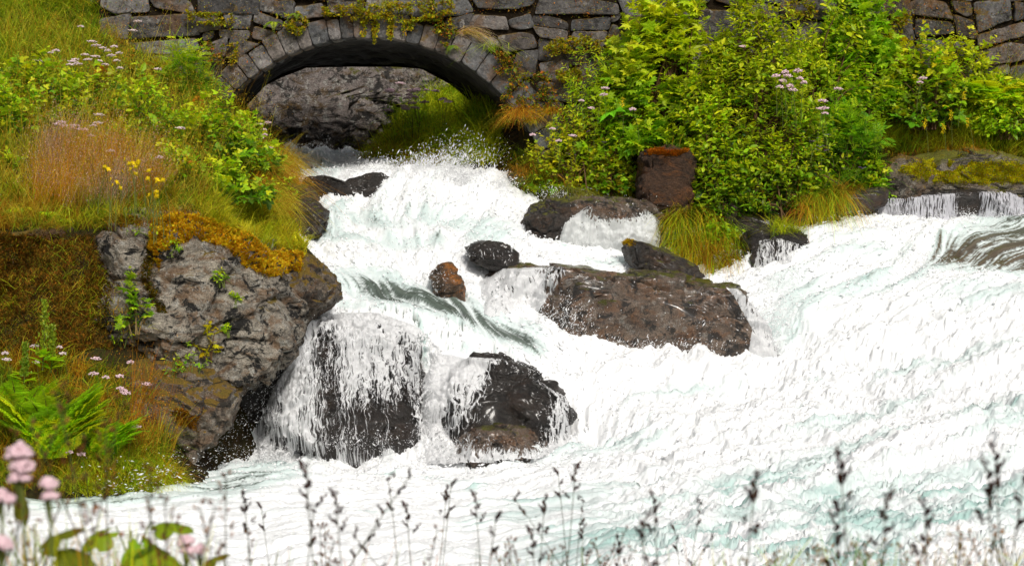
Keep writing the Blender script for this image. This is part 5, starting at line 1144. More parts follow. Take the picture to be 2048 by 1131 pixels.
# ================================================================== RIGHT BANK
RB = [ # px, base, Y, w, h, kind, leaf, name, label, tip, low
 (1330, 300, 24.5, 250, 300, 'lobed', .13, 'maple_bush', 'tall bright yellow green maple bush nearest the arch, in front of the wall', ((.46, .55, .012), YG), (LG, MG)),
 (1500, 400, 24.2, 300, 400, 'ovate', .085, 'willow_bush', 'largest willow bush in the middle of the right bank', ((.44, .54, .012), YG), (LG, MG, DG)),
 (1440, 430, 23.9, 170, 220, 'ovate', .08, 'willow_bush', 'lower willow bush leaning out beside the red brown stone block', (YG, LG), (MG, DG)),
 (1560, 430, 23.9, 200, 200, 'ovate', .075, 'willow_bush', 'dark green willow bush hanging above the weir edge', (LG, GY), (MG, DG)),
 (1640, 300, 24.7, 210, 265, 'ovate', .08, 'willow_bush', 'willow bush with yellow top, left of the tall rowan', ((.42, .52, .012), YG), (LG, MG)),
 (1712, 220, 24.8, 150, 260, 'lobed', .12, 'maple_bush', 'slender tall maple sapling rising above the wall on the right', ((.34, .50, .02), LG), (LG, MG)),
 (1690, 390, 24.3, 150, 190, 'pinnate', .20, 'rowan_bush', 'dark green rowan with feathery leaves left of the mossy slab', (LG, MG), (MG, DG)),
 (1160, 385, 24.5, 200, 150, 'tri', .07, 'bramble_bush', 'low yellow green bramble between the arch and the stone block', (GY, YG, OL), (LG, MG, OL)),
 (1215, 300, 24.7, 190, 200, 'narrow', .07, 'shrub', 'small leafed shrub climbing beside the left flank of the tall maple', (LG, YG), (MG, LG)),
 (1225, 385, 24.4, 120, 130, 'tri', .075, 'bramble_bush', 'bramble hanging over the water directly left of the stone block', (LG, OL), (MG, OL)),
 (1400, 330, 24.6, 170, 180, 'pinnate', .16, 'rowan_bush', 'rowan bush with dark leaves behind the stone block', (LG, MG), (MG, DG)),
 (1850, 250, 24.8, 190, 180, 'tri', .09, 'raspberry_bush', 'raspberry bush with dark leaves above the grassy slab on the right', (LG, GY), (MG, DG)),
 (1780, 200, 25.0, 150, 150, 'tri', .08, 'raspberry_bush', 'yellowing raspberry against the wall right of the tall sapling', (YG, YL), (LG, MG)),
 (1930, 190, 25.0, 170, 125, 'tri', .08, 'raspberry_bush', 'pale raspberry below the wall at the upper right', (YG, GY), (LG, MG)),
 (2010, 270, 24.8, 130, 110, 'ovate', .08, 'shrub', 'green shrub at the right edge above the mossy slab', (LG, GY), (MG, LG)),
 (1555, 330, 24.3, 170, 190, 'narrow', .09, 'willow_bush', 'narrow leafed willow bush in the centre of the right bank', (YG, LG), (MG, DG)),
 (1740, 395, 24.2, 90, 80, 'tri', .07, 'raspberry_bush', 'small raspberry clump beside the left end of the mossy slab', (LG, GY), (MG,)),
 (1445, 510, 23.5, 100, 85, 'round', .06, 'creeping_plant', 'round leafed green plant trailing over the bank above the side cascade', ((.22, .42, .012), LG), (LG, MG)),
 (1380, 400, 24.1, 80, 110, 'narrow', .06, 'shrub', 'thin shrub squeezed between the stone block and the lower willow', (LG, GY), (MG,)),
 (1290, 280, 24.5, 120, 90, 'tri', .07, 'bramble_bush', 'brown green bramble tangle just above the stone block', (GY, ORG), (MG, LG)),
]
for i, (px, by, Y, w, h, kd, lf, nm, lab, tp_, lw_) in enumerate(RB):
    dens = {'pinnate': 330, 'tri': 230, 'lobed': 260, 'ovate': 170, 'narrow': 150, 'round': 190}[kd]
    shrub(nm, lab, px, by, Y, w*1.22, h*1.1, kd, lf, int(w*h/dens*1.7)+16, 12 if kd in ('ovate', 'narrow') else 8, 400+i, tip=tp_, low=lw_, shl=.36 if h > 120 else .22, cat='bush' if 'bush' in nm else 'plant', dep=.5, top_bias=.8)
fern('fern', 'wide bright fern below the wall at the upper right', 1975, 215, 24.9, 34, .75, 61, cols=(YG, LG), npin=16, up=.85)
fern('fern', 'second fern fanning out at the right edge below the wall', 2060, 200, 25.0, 24, .7, 62, cols=(YG, LG), npin=16, up=.85)
fern('fern', 'dark fern among the rowan leaves', 1665, 270, 24.5, 18, .5, 63, cols=(LG, MG), npin=14, up=.8)
grass('green meadow grass above the mossy slab on the right bank', [(1750, 190), (2100, 170), (2110, 330), (1790, 310), (1740, 290)], 10000, .36, .007, (GG, GB, RST), (GG, GY, LG), 121, .3, .35, clumpy=.3)
grass('fringe of red brown moss and grass on the upper rim of the slab', [(1750, 285), (2110, 285), (2110, 308), (1870, 302), (1760, 318)], 3000, .07, .007, (RST, (.3, .07, .012)), (ORG, RST, OL), 122, .5, .3, bv=BV_R, clumpy=.3)
grass('undergrowth of green grass beneath the bushes of the right bank', [(1050, 330), (1250, 200), (1760, 180), (1760, 370), (1640, 410), (1420, 400), (1400, 300), (1270, 290), (1260, 370), (1060, 380)], 13000, .30, .007, (GB, DG, RST), (GG, MG, ORG, OL), 123, .4, .6, bv=BV_R, clumpy=.3)
grass('long yellow grass drooping over the dark bank below the bushes', [(1330, 430), (1400, 420), (1480, 460), (1480, 520), (1430, 545), (1345, 500)], 3800, .34, .0055, (GB, GG, DG), (GG, GY, ORG), 124, .35, 1.2, bv=BV_R, clumpy=.2, wind=(-.1, -.45))
grass('orange and straw grass hanging to the water left of the weir', [(1590, 370), (1720, 355), (1700, 385), (1640, 415), (1590, 410)], 2600, .26, .0055, (GB, ORG), (ORG, GG, GY, RST), 125, .35, 1.4, bv=BV_R, clumpy=.2, wind=(-.05, -.45))
grass('small tuft of bright grass on the wet rock of the side cascade', [(1540, 445), (1600, 440), (1610, 465), (1540, 470)], 700, .22, .006, (GG,), (GY, YG), 126, .5, .5, bv=BV_R, clumpy=.2)
grass('rusty dry grass at the foot of the right bridge abutment', [(1010, 300), (1100, 300), (1110, 380), (1040, 380)], 2500, .18, .006, (RST, GB), (ORG, OL, GG), 127, .5, .7, bv=BV_R)
grass('dark grass rooted along the shaded foot of the right bank', [(1060, 360), (1250, 372), (1260, 392), (1100, 385)], 1800, .16, .006, (DG, OL), (OL, GG), 128, .5, .9, bv=BV_R)
grass('thicket of drying undergrowth against the wall on the far right', [(1700, 60), (2110, 60), (2110, 190), (1740, 200)], 5200, .26, .007, (RST, GB), (ORG, GG, STRAW), 129, .4, .3)
moss('bright green moss sheet on the sloping slab of the right bank', [(1790, 325), (1860, 308), (2110, 318), (2110, 378), (1960, 378), (1860, 375), (1790, 350)], 26000, ((.62, .60, .015), (.42, .46, .014), (.5, .34, .014)), 21, .024, BV_R, .02, -.28)
moss('orange moss tufts on top of the red brown stone block', [(1290, 296), (1325, 296), (1335, 302), (1375, 296), (1388, 312), (1285, 314)], 6000, ((.42, .15, .012), (.34, .12, .01)), 22, .04, BV_R, .045)
moss('golden moss tuft on the raised end of the tilted slab shaped boulder', [(1228, 474), (1262, 474), (1275, 490), (1240, 496)], 2200, ((.44, .28, .012),), 23, .03, BV_R, .02)
moss('olive moss on the flat rock above the water slide', [(1105, 378), (1195, 376), (1195, 392), (1110, 396)], 2500, ((.2, .2, .012), (.1, .12, .01)), 24, .025, BV_R, .01)
# ================================================================== PLANTS ON THE BRIDGE
SED = ((.52, .46, .012), (.36, .42, .012), (.42, .28, .015))
WP = [([(690, 25), (720, 8), (800, 12), (905, 5), (910, 30), (860, 45), (800, 50), (760, 45), (700, 45)], 3800, 'long cushion of yellow stonecrop along the ledge above the arch', .1),
 ([(720, 40), (735, 40), (730, 80), (722, 70)], 260, 'stonecrop strand hanging left of the middle of the arch', .04), ([(745, 40), (760, 42), (752, 90), (744, 80)], 260, 'longest stonecrop strand hanging at the middle of the arch', .04),
 ([(775, 42), (790, 42), (784, 85), (778, 80)], 240, 'stonecrop strand hanging just right of the middle of the arch', .04), ([(805, 40), (835, 42), (815, 78), (806, 70)], 300, 'stonecrop strand hanging on the right part of the arch', .04), ([(850, 30), (900, 30), (915, 70), (890, 100), (862, 60)], 900, 'dark green stonecrop tuft on the right shoulder of the arch', .06),
 ([(555, 35), (610, 25), (620, 50), (600, 75), (575, 65)], 900, 'stonecrop patch on the left shoulder of the arch', .06), ([(640, 18), (690, 14), (695, 34), (645, 36)], 700, 'small stonecrop patch left of the long cushion', .06),
 ([(375, 30), (465, 28), (470, 50), (430, 55), (380, 48)], 1000, 'stonecrop band in the joint left of the arch', .06), ([(455, 95), (475, 75), (480, 120), (462, 135)], 300, 'tiny yellow plants on the stones left of the arch', .04),
 ([(1085, 100), (1110, 82), (1160, 78), (1225, 78), (1225, 105), (1150, 110), (1100, 118)], 2000, 'yellow stonecrop cushion on the ledge right of the arch', .08), ([(1110, 145), (1160, 138), (1165, 165), (1115, 165)], 700, 'lower yellow stonecrop patch right of the arch', .07),
 ([(1000, 200), (1030, 150), (1100, 155), (1115, 210), (1070, 250), (1010, 250)], 2600, 'bushy yellow and orange plants at the right springing of the arch', .12), ([(985, 110), (1010, 105), (1060, 140), (1020, 160), (990, 150)], 700, 'brown green plants in the joint on the right haunch', .06),
 ([(1560, 10), (1620, 5), (1640, 35), (1560, 45)], 900, 'yellow stonecrop high on the retaining wall', .07), ([(1780, 30), (1820, 28), (1820, 55), (1770, 60)], 500, 'yellow stonecrop on the retaining wall right of the tall sapling', .07), ([(410, 90), (450, 88), (445, 130), (405, 125)], 700, 'orange brown stonecrop left of the arch beside the elder', .08)]
for i, (poly, n, lab, th_) in enumerate(WP):
    leafmass('stonecrop', lab, poly, 24.96 if poly[0][0] < 1500 else 25.08, int(n*1.15), .034, SED if i not in (5, 12, 13, 16) else ((.42, .30, .015), (.3, .34, .012), (.14, .22, .01), RST), 500+i, cat='wall plant', thick=th_, hang=.6 if n < 320 else .3)
for i, (poly, n, Yw, lab) in enumerate([([(200, -20), (1230, -20), (1230, 20), (900, 30), (640, 8), (450, 60), (200, 60)], 3000, 24.97, 'small mosses in the joints of the upper bridge wall'), ([(1040, 20), (1230, 20), (1230, 330), (1110, 330), (1080, 200)], 2600, 24.97, 'small mosses and weeds in the joints right of the arch'), ([(1700, -10), (2070, -10), (2070, 120), (1740, 110)], 3600, 25.09, 'rusty moss and weeds in the joints of the retaining wall'), ([(400, 40), (520, 40), (600, 60), (500, 130), (450, 170), (400, 130)], 1300, 24.97, 'small mosses in the joints left of the arch')]):
    leafmass('wall_moss', lab, poly, Yw, n, .02, (RST, (.34, .2, .015), (.3, .34, .014), (.16, .1, .012)), 560+i, thick=.02, hang=.3, kindtag='stuff')
def wallgrass(label, px, py, Y, n, L, cb, ct, seed, wind):
    r = np.random.RandomState(seed); B = np.array(P(px, py, Y))+r.normal(size=(n, 3))*[.05, .01, .02]
    V, Fq, C_, _ = blades(B, L*r.uniform(.5, 1.3, n), np.full(n, .005), r.normal(size=(n, 3))*[.5, .2, 0]+[wind[0], wind[1], 0], r.uniform(.4, 1.5, n), jcol(r, cb, n), jcol(r, ct, n), r); o = mesh_obj('grass_tuft', V, Fq, GRASS, col=C_, smooth=False, loc=tuple(P(px, py, Y))); tag(o, label, 'grass tuft')
wallgrass('pale straw grass tuft lying on the right shoulder of the arch', 925, 66, 24.95, 130, .3, (STRAW, PNK), (STRAW, PNK), 1, (1.3, -.3))
wallgrass('green grass tuft growing from the joint right of the arch', 985, 100, 24.95, 60, .3, (GG,), (GY, GG), 2, (.1, -.1))
wallgrass('orange grass tuft at the right springing of the arch', 1040, 230, 24.85, 320, .34, (RST, ORG), (ORG, STRAW, RST), 3, (0, -.6))
wallgrass('grass tuft on top of the arch cushion', 775, 15, 24.9, 70, .22, (GG, STRAW), (GY, STRAW), 4, (.1, -.1))
wallgrass('rusty grass tuft right of the orange tuft near the abutment', 1105, 225, 24.85, 180, .25, (RST, ORG), (ORG, OL), 5, (-.2, -.6))
# ================================================================== BEYOND THE ARCH
grass('green grass bank seen through the bridge arch', [(700, 335), (715, 260), (760, 215), (840, 165), (985, 150), (1000, 330), (830, 335)], 11000, .42, .010, (GG, GY), ((.5, .8, .02), YG, GY, LG), 131, .4, .6, clumpy=.3)  # blade colours brightened to stand in for light the bridge shadow takes
grass('orange grass along the near edge of the bank beyond the arch', [(690, 300), (800, 270), (900, 290), (900, 335), (700, 335)], 3000, .34, .009, (ORG, RST), (ORG, GG, STRAW), 132, .4, .9, clumpy=.3)
grass('grass under the left side of the arch, shade put into its dark colour', [(520, 190), (600, 230), (700, 250), (700, 285), (570, 285), (520, 250)], 5000, .3, .009, (DG, GB), (DG, MG, OL), 133, .4, .7, clumpy=.3)  # dark greens paint the shade under the arch
# ================================================================== FLOWERS
m = NT('yarrow_bloom'); m.pbr(m.mix(m.noise(m.coord(), 90), (.62, .42, .44), (.82, .74, .72)), .8, .1); WHITE = m.m
m = NT('pink_bloom'); m.pbr(m.mix(m.noise(m.coord(), 90), (.66, .40, .46), (.86, .70, .72)), .8, .1); PINK = m.m
m = NT('yellow_bloom'); m.pbr(m.mix(m.noise(m.coord(), 60), (.75, .50, .01), (.85, .68, .01)), .7, .1); YEL = m.m
m = NT('violet_bloom'); m.pbr(m.mix(m.noise(m.coord(), 60), (.30, .10, .50), (.50, .25, .65)), .7, .1); VIO = m.m
def umbel(n, R, bl, seed, dome=.3):
    r = np.random.RandomState(seed); a = r.uniform(0, 2*PI, n); q = R*np.sqrt(r.rand(n)); c = np.stack([q*np.cos(a), q*np.sin(a), -dome*q*q/R+r.normal(size=n)*R*.12], 1)
    TV, TF = I1; V = c[:, None]+TV[None]*(bl*r.uniform(.7, 1.3, n))[:, None, None]*[1, 1, .7]; return V.reshape(-1, 3), (TF[None]+np.arange(n)[:, None, None]*len(TV)).reshape(-1, 3), c
def flower(kind, H=.4, seed=0, R=.038):
    """origin at the flower head's stem foot"""
    r = np.random.RandomState(seed); root = bpy.data.objects.new({'white': 'yarrow', 'pink': 'valerian', 'yellow': 'hawkbit', 'violet': 'cranesbill', 'spike': 'yellow_spike_flower'}[kind], None); COL.objects.link(root)
    t = np.linspace(0, 1, 7); bend = r.normal(size=2)*.05
    path = np.stack([bend[0]*t**2*H/.4, bend[1]*t**2*H/.4, t*H], 1); tip = path[-1]
    V, Fq = tubes(path[None], .0028, .0016, 4); mesh_obj('stem', V, Fq, STEMG, root)
    if kind in ('white', 'pink'):
        V, Fq, c = umbel(34, R, .0085, seed); V += tip; mesh_obj('flower_head', V, Fq, WHITE if kind == 'white' else PINK, root)
        n = 6; f = r.uniform(.15, .85, n); p = path[(f*6).astype(int)]
        V, Fq, C_ = batch((PI_V*[.5, 1, 1], PI_F), p, r.normal(size=(n, 3))*[1, 1, .3]+[0, 0, .6], np.tile([0, 0, 1.], (n, 1)), np.full(n, .08), jcol(r, (MG, LG), n)); mesh_obj('leaf', V, Fq, LEAF, root, col=C_, smooth=False)
    elif kind == 'yellow':
        n = 22; a = np.arange(n)*2*PI/n*1.618*3; ca, sa, zz = np.cos(a), np.sin(a), .3+.3*(np.arange(n) % 3); d = np.stack([ca, sa*.6-zz*.8, sa*.8+zz*.6], 1); V, Fq, C_ = batch((OV_V*[.9, 1, .3], OV_F), np.tile(tip, (n, 1)), d, np.tile([0, -.8, .6], (n, 1)), np.full(n, .026), np.ones((n, 3))); mesh_obj('flower_head', V, Fq, YEL, root, smooth=False)
    elif kind == 'violet':
        V, Fq, C_ = [], [], []
        P_, D_ = [], []
        for k in range(3):
            o = tip+r.normal(size=3)*[.03, .03, .02]
            for j in range(5): a = j*2*PI/5; P_.append(o); D_.append((math.cos(a), math.sin(a)*.7-.2, .35))
        V, Fq, C_ = batch((RO_V, OV_F), np.array(P_), np.array(D_, float), np.tile([0, -.5, 1.], (15, 1)), np.full(15, .019), np.ones((15, 3))); mesh_obj('flower_head', V, Fq, VIO, root, smooth=False)
    else:
        n = 46; f = r.uniform(0, 1, n); p = tip+np.stack([r.normal(size=n)*.009, r.normal(size=n)*.009, -f*.09+.02], 1); V, Fq, C_ = batch((OV_V, OV_F), p, r.normal(size=(n, 3))+[0, 0, .6], r.normal(size=(n, 3)), np.full(n, .017), np.ones((n, 3))); mesh_obj('flower_head', V, Fq, YEL, root, smooth=False)
    return root
FL = {}
def plant(kind, pts, label, cat, group, H=.34, drop=None, scale=1.0, bv=None, seed=0, Y=None):
    r = np.random.RandomState(seed+77)
    for i, (px, py) in enumerate(pts):
        v = (kind, i % 3)
        hpx = H*F/22
        if Y is None:
            q, _, ok = surf(np.array([float(px)]), np.array([min(float(py)+hpx, 1100.)]), bv); Yq = q[0][1] if ok[0] else 24.
        else: Yq = Y
        head = np.array(P(px, py, Yq-(.75 if kind == 'yellow' else .12))); s = scale*r.uniform(.8, 1.2)
        if v in FL: o = copy_tree(FL[v])
        else: o = flower(kind, .34, 10+i); FL[v] = o
        rot = r.uniform(0, 2*PI); hh = .34
        o.scale = (s, s, H/.34); o.rotation_euler = (0, 0, rot)
        bend = np.random.RandomState(10+(i % 3)).normal(size=2)*.05*hh/.4*s
        bx = bend[0]*math.cos(rot)-bend[1]*math.sin(rot); by = bend[0]*math.sin(rot)+bend[1]*math.cos(rot)
        o.location = (head[0]-bx, head[1]-by, head[2]-H)
        tag(o, label if isinstance(label, str) else label[i], cat, group)
plant('white', [(183, 82), (192, 90), (162, 52), (205, 95), (228, 92), (170, 108), (190, 112), (238, 105), (176, 118), (199, 121), (222, 110), (233, 120), (240, 135), (215, 100), (210, 128)], 'white yarrow in the scattered drift near the top of the left slope', 'flower', 'white yarrow near the top of the left slope', scale=1.25)
plant('white', [(145, 122), (155, 127), (140, 128), (150, 118), (112, 100), (104, 104), (75, 120), (88, 122)], 'white yarrow in the small dense cluster at the far left below the tall grass', 'flower', 'yarrow cluster on the far left slope', scale=1.25)
plant('white', [(265, 60), (275, 42), (343, 45)], ['white yarrow beside the elder against the bridge stones', 'topmost white yarrow against the bridge stones', 'pale yarrow right of the elder top'], 'flower', None, scale=1.2)
plant('white', [(197, 228), (195, 245), (187, 250), (315, 137), (318, 313), (222, 300), (360, 255)], ['large white yarrow alone in the raspberry above the pink grass', 'white yarrow just under the large lone one', 'faded yarrow left of the pair above the pink grass', 'white yarrow among the straw stalks beside the elder', 'white yarrow at the right end of the pink grass', 'small yarrow poking from the pink grass', 'yarrow in the middle raspberry thicket'], 'flower', None, scale=1.2)
plant('pink', [(116, 247), (122, 243), (145, 255), (158, 257), (170, 258), (182, 270), (150, 250), (128, 250)], 'pale pink valerian in the row above the pink grass', 'flower', 'valerian row above the pink grass', scale=1.1)
plant('pink', [(520, 247), (535, 244), (530, 268), (540, 295), (522, 274), (528, 258)], 'pale pink valerian above the rust orange grass beside the stream', 'flower', 'valerian above the orange grass', scale=1.0)
ar = np.random.RandomState(5)
apts = [(771+a*130, 235-b_*75-a*20) for a, b_ in ar.rand(16, 2)]+[(780+a*55, 165+b_*30) for a, b_ in ar.rand(12, 2)]
plant('pink', apts, 'pink valerian on the grass bank seen through the bridge arch', 'flower', 'valerian beyond the arch', H=.45, scale=1.7)
plant('pink', [(1575, 150), (1595, 140), (1600, 155), (1565, 160), (1580, 170), (1560, 172), (1585, 178), (1570, 142), (1552, 150), (1608, 163)], 'pale pink valerian in the cluster in front of the large willow bush', 'flower', 'valerian cluster on the large willow', H=.5, scale=1.25, Y=23.75)
plant('pink', [(1645, 200), (1648, 215), (1650, 225), (1640, 216)], 'pale pink valerian in the upright stack right of the willow cluster', 'flower', 'valerian stack beside the rowan', H=.4, scale=1.3, Y=23.85)
plant('pink', [(1676, 176), (1845, 155), (1840, 163), (1485, 92), (1265, 217)], ['lone valerian on a bare stalk before the dark rowan', 'valerian on the dark raspberry at the right', 'smaller valerian just under the one on the dark raspberry', 'pale valerian high in the large willow bush', 'pale flower in the small leafed shrub left of the maple'], 'flower', None, H=.4, scale=1.2, Y=24.1)
plant('pink', [(1210, 175), (1207, 188), (1163, 200), (1182, 215), (1065, 268), (1105, 256), (1145, 270), (1117, 280)], 'pale pink valerian scattered on the bramble right of the arch', 'flower', 'valerian on the bramble right of the arch', H=.35, scale=1.1, Y=23.95)
plant('white', [(13, 717), (69, 690), (119, 692), (125, 705), (10, 704), (72, 722)], 'small white yarrow around the dock spikes at the lower left', 'flower', 'yarrow around the dock spikes', H=.3, scale=.9, bv=None)
plant('pink', [(191, 715), (187, 745), (212, 752), (239, 750), (247, 779), (241, 774), (251, 784), (260, 722)], 'pale pink valerian above the right side of the big fern', 'flower', 'valerian above the big fern', H=.35, scale=1.0)
plant('pink', [(293, 766), (272, 851), (139, 901), (162, 906)], ['tall pink valerian before the low ledge', 'pink valerian below the tall one at the ledge', 'pink valerian at the bottom of the big fern', 'second pink valerian under the big fern'], 'flower', None, H=.35, scale=1.0)
z = 2.356
plant('yellow', [(497/z, 790/z), (507/z, 800/z), (590/z, 752/z), (610/z, 775/z), (640/z, 790/z), (618/z, 800/z), (655/z, 765/z), (575/z, 810/z), (635/z, 822/z), (525/z, 847/z), (548/z, 862/z), (558/z, 870/z), (533/z, 875/z), (565/z, 890/z), (625/z, 772/z), (645/z, 775/z)], 'yellow hawkbit in the dense patch in front of the pink grass', 'flower', 'dense yellow hawkbit patch', H=.42, scale=1.3, bv=BV_L)
plant('yellow', [(705/z, 808/z), (738/z, 850/z), (738/z, 860/z), (768/z, 852/z), (697/z, 845/z), (705/z, 922/z), (740/z, 908/z), (728/z, 932/z), (735/z, 926/z)], 'yellow hawkbit in the loose group right of the dense patch', 'flower', 'loose yellow hawkbit group', H=.42, scale=1.2, bv=BV_L)
plant('violet', [(1623, 283), (1633, 292), (1640, 300), (1650, 270), (1655, 300), (1618, 275)], 'violet cranesbill under the rowan on the right bank', 'flower', 'cranesbill under the rowan', H=.2, scale=1.2, Y=23.75)
plant('violet', [(1640, 340), (1718, 335), (1140, 308), (1205, 285), (1178, 262)], ['violet cranesbill low above the hanging orange grass', 'violet cranesbill at the left end of the mossy slab', 'violet cranesbill in the middle of the low bramble', 'violet cranesbill at the right side of the low bramble', 'violet cranesbill high on the low bramble'], 'flower', None, H=.2, scale=1.0, Y=23.9)
plant('spike', [(1245, 200), (1928, 187), (1902, 225), (1850, 243), (1935, 240), (1887, 252)], ['yellow flower spike left of the tall maple bush', 'topmost yellow flower spike in the grass over the mossy slab', 'yellow flower spike in the middle of the grass over the slab', 'leftmost yellow flower spike over the mossy slab', 'faint yellow flower spike at the right of the slab grass', 'lowest yellow flower spike over the mossy slab'], 'flower', None, H=.4, scale=1.2, Y=24.2)
# ================================================================== FOREGROUND, close to the camera and out of focus
DARKB = ((.025, .010, .012), (.045, .018, .016), (.08, .035, .02)); WARM = ((.20, .07, .025), (.26, .12, .03), (.12, .06, .03))
def grass_stalk(seed, cols, kind=0):
    r = np.random.RandomState(seed); root = bpy.data.objects.new('grass_stalk', None); COL.objects.link(root)
    t = np.linspace(0, 1, 22); lean = r.uniform(-.3, .34); path = np.stack([lean*t**2.2+.006*np.sin(t*9+seed), .05*r.normal()*t**2, t], 1)
    V, Fq = tubes(path[None], .0015, .0006, 5); mesh_obj('stem', V, Fq, STEMD, root)
    ps, ax, ss = [], [], []
    nb = r.randint(3, 8) if kind == 0 else 14
    for b_ in range(nb):
        f = 1-.075*(b_/nb)**1.2*(1 if kind == 0 else 1.7); p0 = np.array([np.interp(f, t, path[:, 0]), np.interp(f, t, path[:, 1]), f]); ang = r.uniform(0, 2*PI); out = np.array([math.cos(ang), math.sin(ang), r.uniform(.5, 1.4)]); out /= np.linalg.norm(out)
        bl = 0 if b_ < 3 else r.uniform(.006, .022)*(b_/nb+.3)
        if kind == 1: bl = r.uniform(.004, .02)*(b_/nb+.2)
        m_ = r.randint(5, 11) if kind == 0 else r.randint(2, 5); c = p0+out*bl
        for k in range(m_):
            ps.append(c+out*.0016*k+r.normal(size=3)*.0013); ax.append(out+r.normal(size=3)*.35+[0, 0, .3]); ss.append(r.uniform(.0034, .0052) if kind == 0 else r.uniform(.0022, .004))
    ps, ax, ss = np.array(ps), nrm(np.array(ax)), np.array(ss); n = len(ps)
    TV, TF = I1; sd_ = nrm(np.cross(ax, [.3, .9, .1])); up = np.cross(sd_, ax)
    V = ps[:, None]+ss[:, None, None]*(TV[None, :, 0:1]*.30*sd_[:, None]+TV[None, :, 1:2]*ax[:, None]*.9+TV[None, :, 2:3]*.30*up[:, None])
    Fq = (TF[None]+np.arange(n)[:, None, None]*len(TV)).reshape(-1, 3)
    mesh_obj('seed_head', V.reshape(-1, 3), Fq, MOSSM, root, col=np.repeat(jcol(r, cols, n, .3), len(TV), 0))
    return root, path[-1]
STEMD = stem_mat('seed_stalk', (.07, .075, .02))
ST = {}
def stalk(px, py, Y, sd_, cols, kind, flip, label, group, cat='grass stalk', tall=None):
    key = (kind, sd_, id(cols))
    if key in ST: o = copy_tree(ST[key][0]); tip = ST[key][1]
    else: o, tip = grass_stalk(sd_+kind*50, cols, kind); ST[key] = (o, tip)
    q = np.array(P(px, py, Y)); gz = float(ground_z(np.array([q[0]]), np.array([Y]))[0]); s = (q[2]-gz); a = PI if flip else 0
    a += random.uniform(-.3, .3); o.rotation_euler = (0, 0, a); o.scale = (max(.9, s),)*3
    s = max(.9, s); tx = tip[0]*math.cos(a)-tip[1]*math.sin(a); ty = tip[0]*math.sin(a)+tip[1]*math.cos(a)
    o.location = (q[0]-tx*s, q[1]-ty*s, q[2]-s); tag(o, label, cat, group)
random.seed(4)
MID = [(492, 995), (530, 1012), (735, 978), (772, 958), (824, 955), (888, 966), (905, 962), (945, 990), (1005, 992), (1030, 1000), (1083, 985), (1110, 940), (1150, 928), (1172, 1000), (1224, 980), (1314, 985), (1350, 1058), (815, 1010), (895, 1012), (760, 1040), (790, 1045), (985, 1040), (1060, 1052), (860, 1058), (715, 1068), (1160, 1040), (1090, 1030), (1120, 1010), (1410, 1005), (1425, 1062), (1240, 1080)]
for i, (px, py) in enumerate(MID):
    if i in (2, 8, 14, 18, 20, 23, 26, 27): continue
    stalk(px+random.uniform(-8, 8), py+random.uniform(-6, 14), 2.8+1.3*random.random()**1.5, i % 5, DARKB, 0, i % 3 == 0, 'thin stalk with a small dark seed head against the white water, bottom centre', 'dark seed heads along the bottom centre')
for px, py, Y, lab in [(612, 930, 2.6, 'blurred grass stalk with dark seed head, standing highest left of centre'), (672, 985, 2.7, 'drooping dark seed head below the highest blurred stalk'), (628, 1020, 2.8, 'curved dark seed head left of the drooping one'), (1510, 955, 2.3, 'thick blurred dark seed head right of centre'), (1680, 915, 2.2, 'blurred seed head floating highest in the right half'), (1772, 990, 2.3, 'single small blurred seed on a thin stalk at the right'), (1850, 1010, 2.3, 'cluster of dark blurred seeds at the right'), (1975, 935, 2.2, 'dark blurred seed head near the right edge'), (1990, 900, 2.4, 'faint tall stalk behind the seed head near the right edge'), (2046, 960, 2.3, 'brown seed head cut by the right edge'), (1290, 1035, 2.3, 'blurred brown seed head right of the bottom centre group'), (1670, 1040, 2.2, 'brown seed head low in the right half')]:
    stalk(px, py, Y, int(px) % 5, DARKB, 0, px > 1600, lab, None)
for i in range(22):
    px = 470+random.random()*820; py = 1075+random.random()*60 if i % 2 else 1050+random.random()*70
    stalk(px, py, 2.8+.6*random.random(), i % 3, WARM, 1, i % 2, 'warm brown feathery seed head low along the bottom centre', 'warm brown seed heads along the bottom edge')
for i, (px, py) in enumerate([(30, 868), (112, 780), (142, 795), (212, 848), (245, 800), (60, 850), (300, 940), (288, 970), (175, 880), (452, 950), (430, 1010), (350, 1040), (330, 1000), (398, 1010)]):
    stalk(px, py, 2.1+.3*random.random(), i % 3, WARM, 1, i % 2, 'blurred rusty sorrel spike in front of the fern and water at the left', 'blurred sorrel spikes at the lower left')
for i in range(24):
    px = 1440+random.random()*620; py = 1128-((px-1440)/620)**2*60-random.random()*30
    stalk(px, py, 2.3+.5*random.random(), i % 3, ((.34, .12, .02), (.36, .2, .03), (.2, .16, .03)), 1, i % 2, 'orange brown blurred stalk in the lower right corner', 'orange stalks in the lower right corner')
def fg_blades(label, xs_, y0, Y, n, seed, cols, L=.5, w=.006, lean=.25, name='grass'):
    r = np.random.RandomState(seed); px = r.uniform(xs_[0], xs_[1], n); Yv = Y+r.uniform(-.3, .5, n); py = y0+np.abs(r.normal(size=n))*45
    tips = np.array([P(a, b_, c_) for a, b_, c_ in zip(px, py, Yv)]); ln = np.stack([r.normal(size=n)*lean, r.normal(size=n)*.1, np.zeros(n)], 1); Ls = L*r.uniform(.7, 1.3, n)
    d0 = nrm(np.array([0, 0, 1.])+ln); B = tips-d0*Ls[:, None]
    V, Fq, C_, _ = blades(B, Ls, w*r.uniform(.5, 1.3, n), ln, r.uniform(0, .12, n), jcol(r, cols, n), jcol(r, cols, n), r, 6); o = mesh_obj(name, V, Fq, GRASS, col=C_, smooth=False); tag(o, label, None, None, 'stuff')
fg_blades('thin straw and green blades of the near bank along the bottom edge', (430, 1500), 1060, 3.0, 230, 1, (GG, GB, RST), w=.0032, lean=.15)
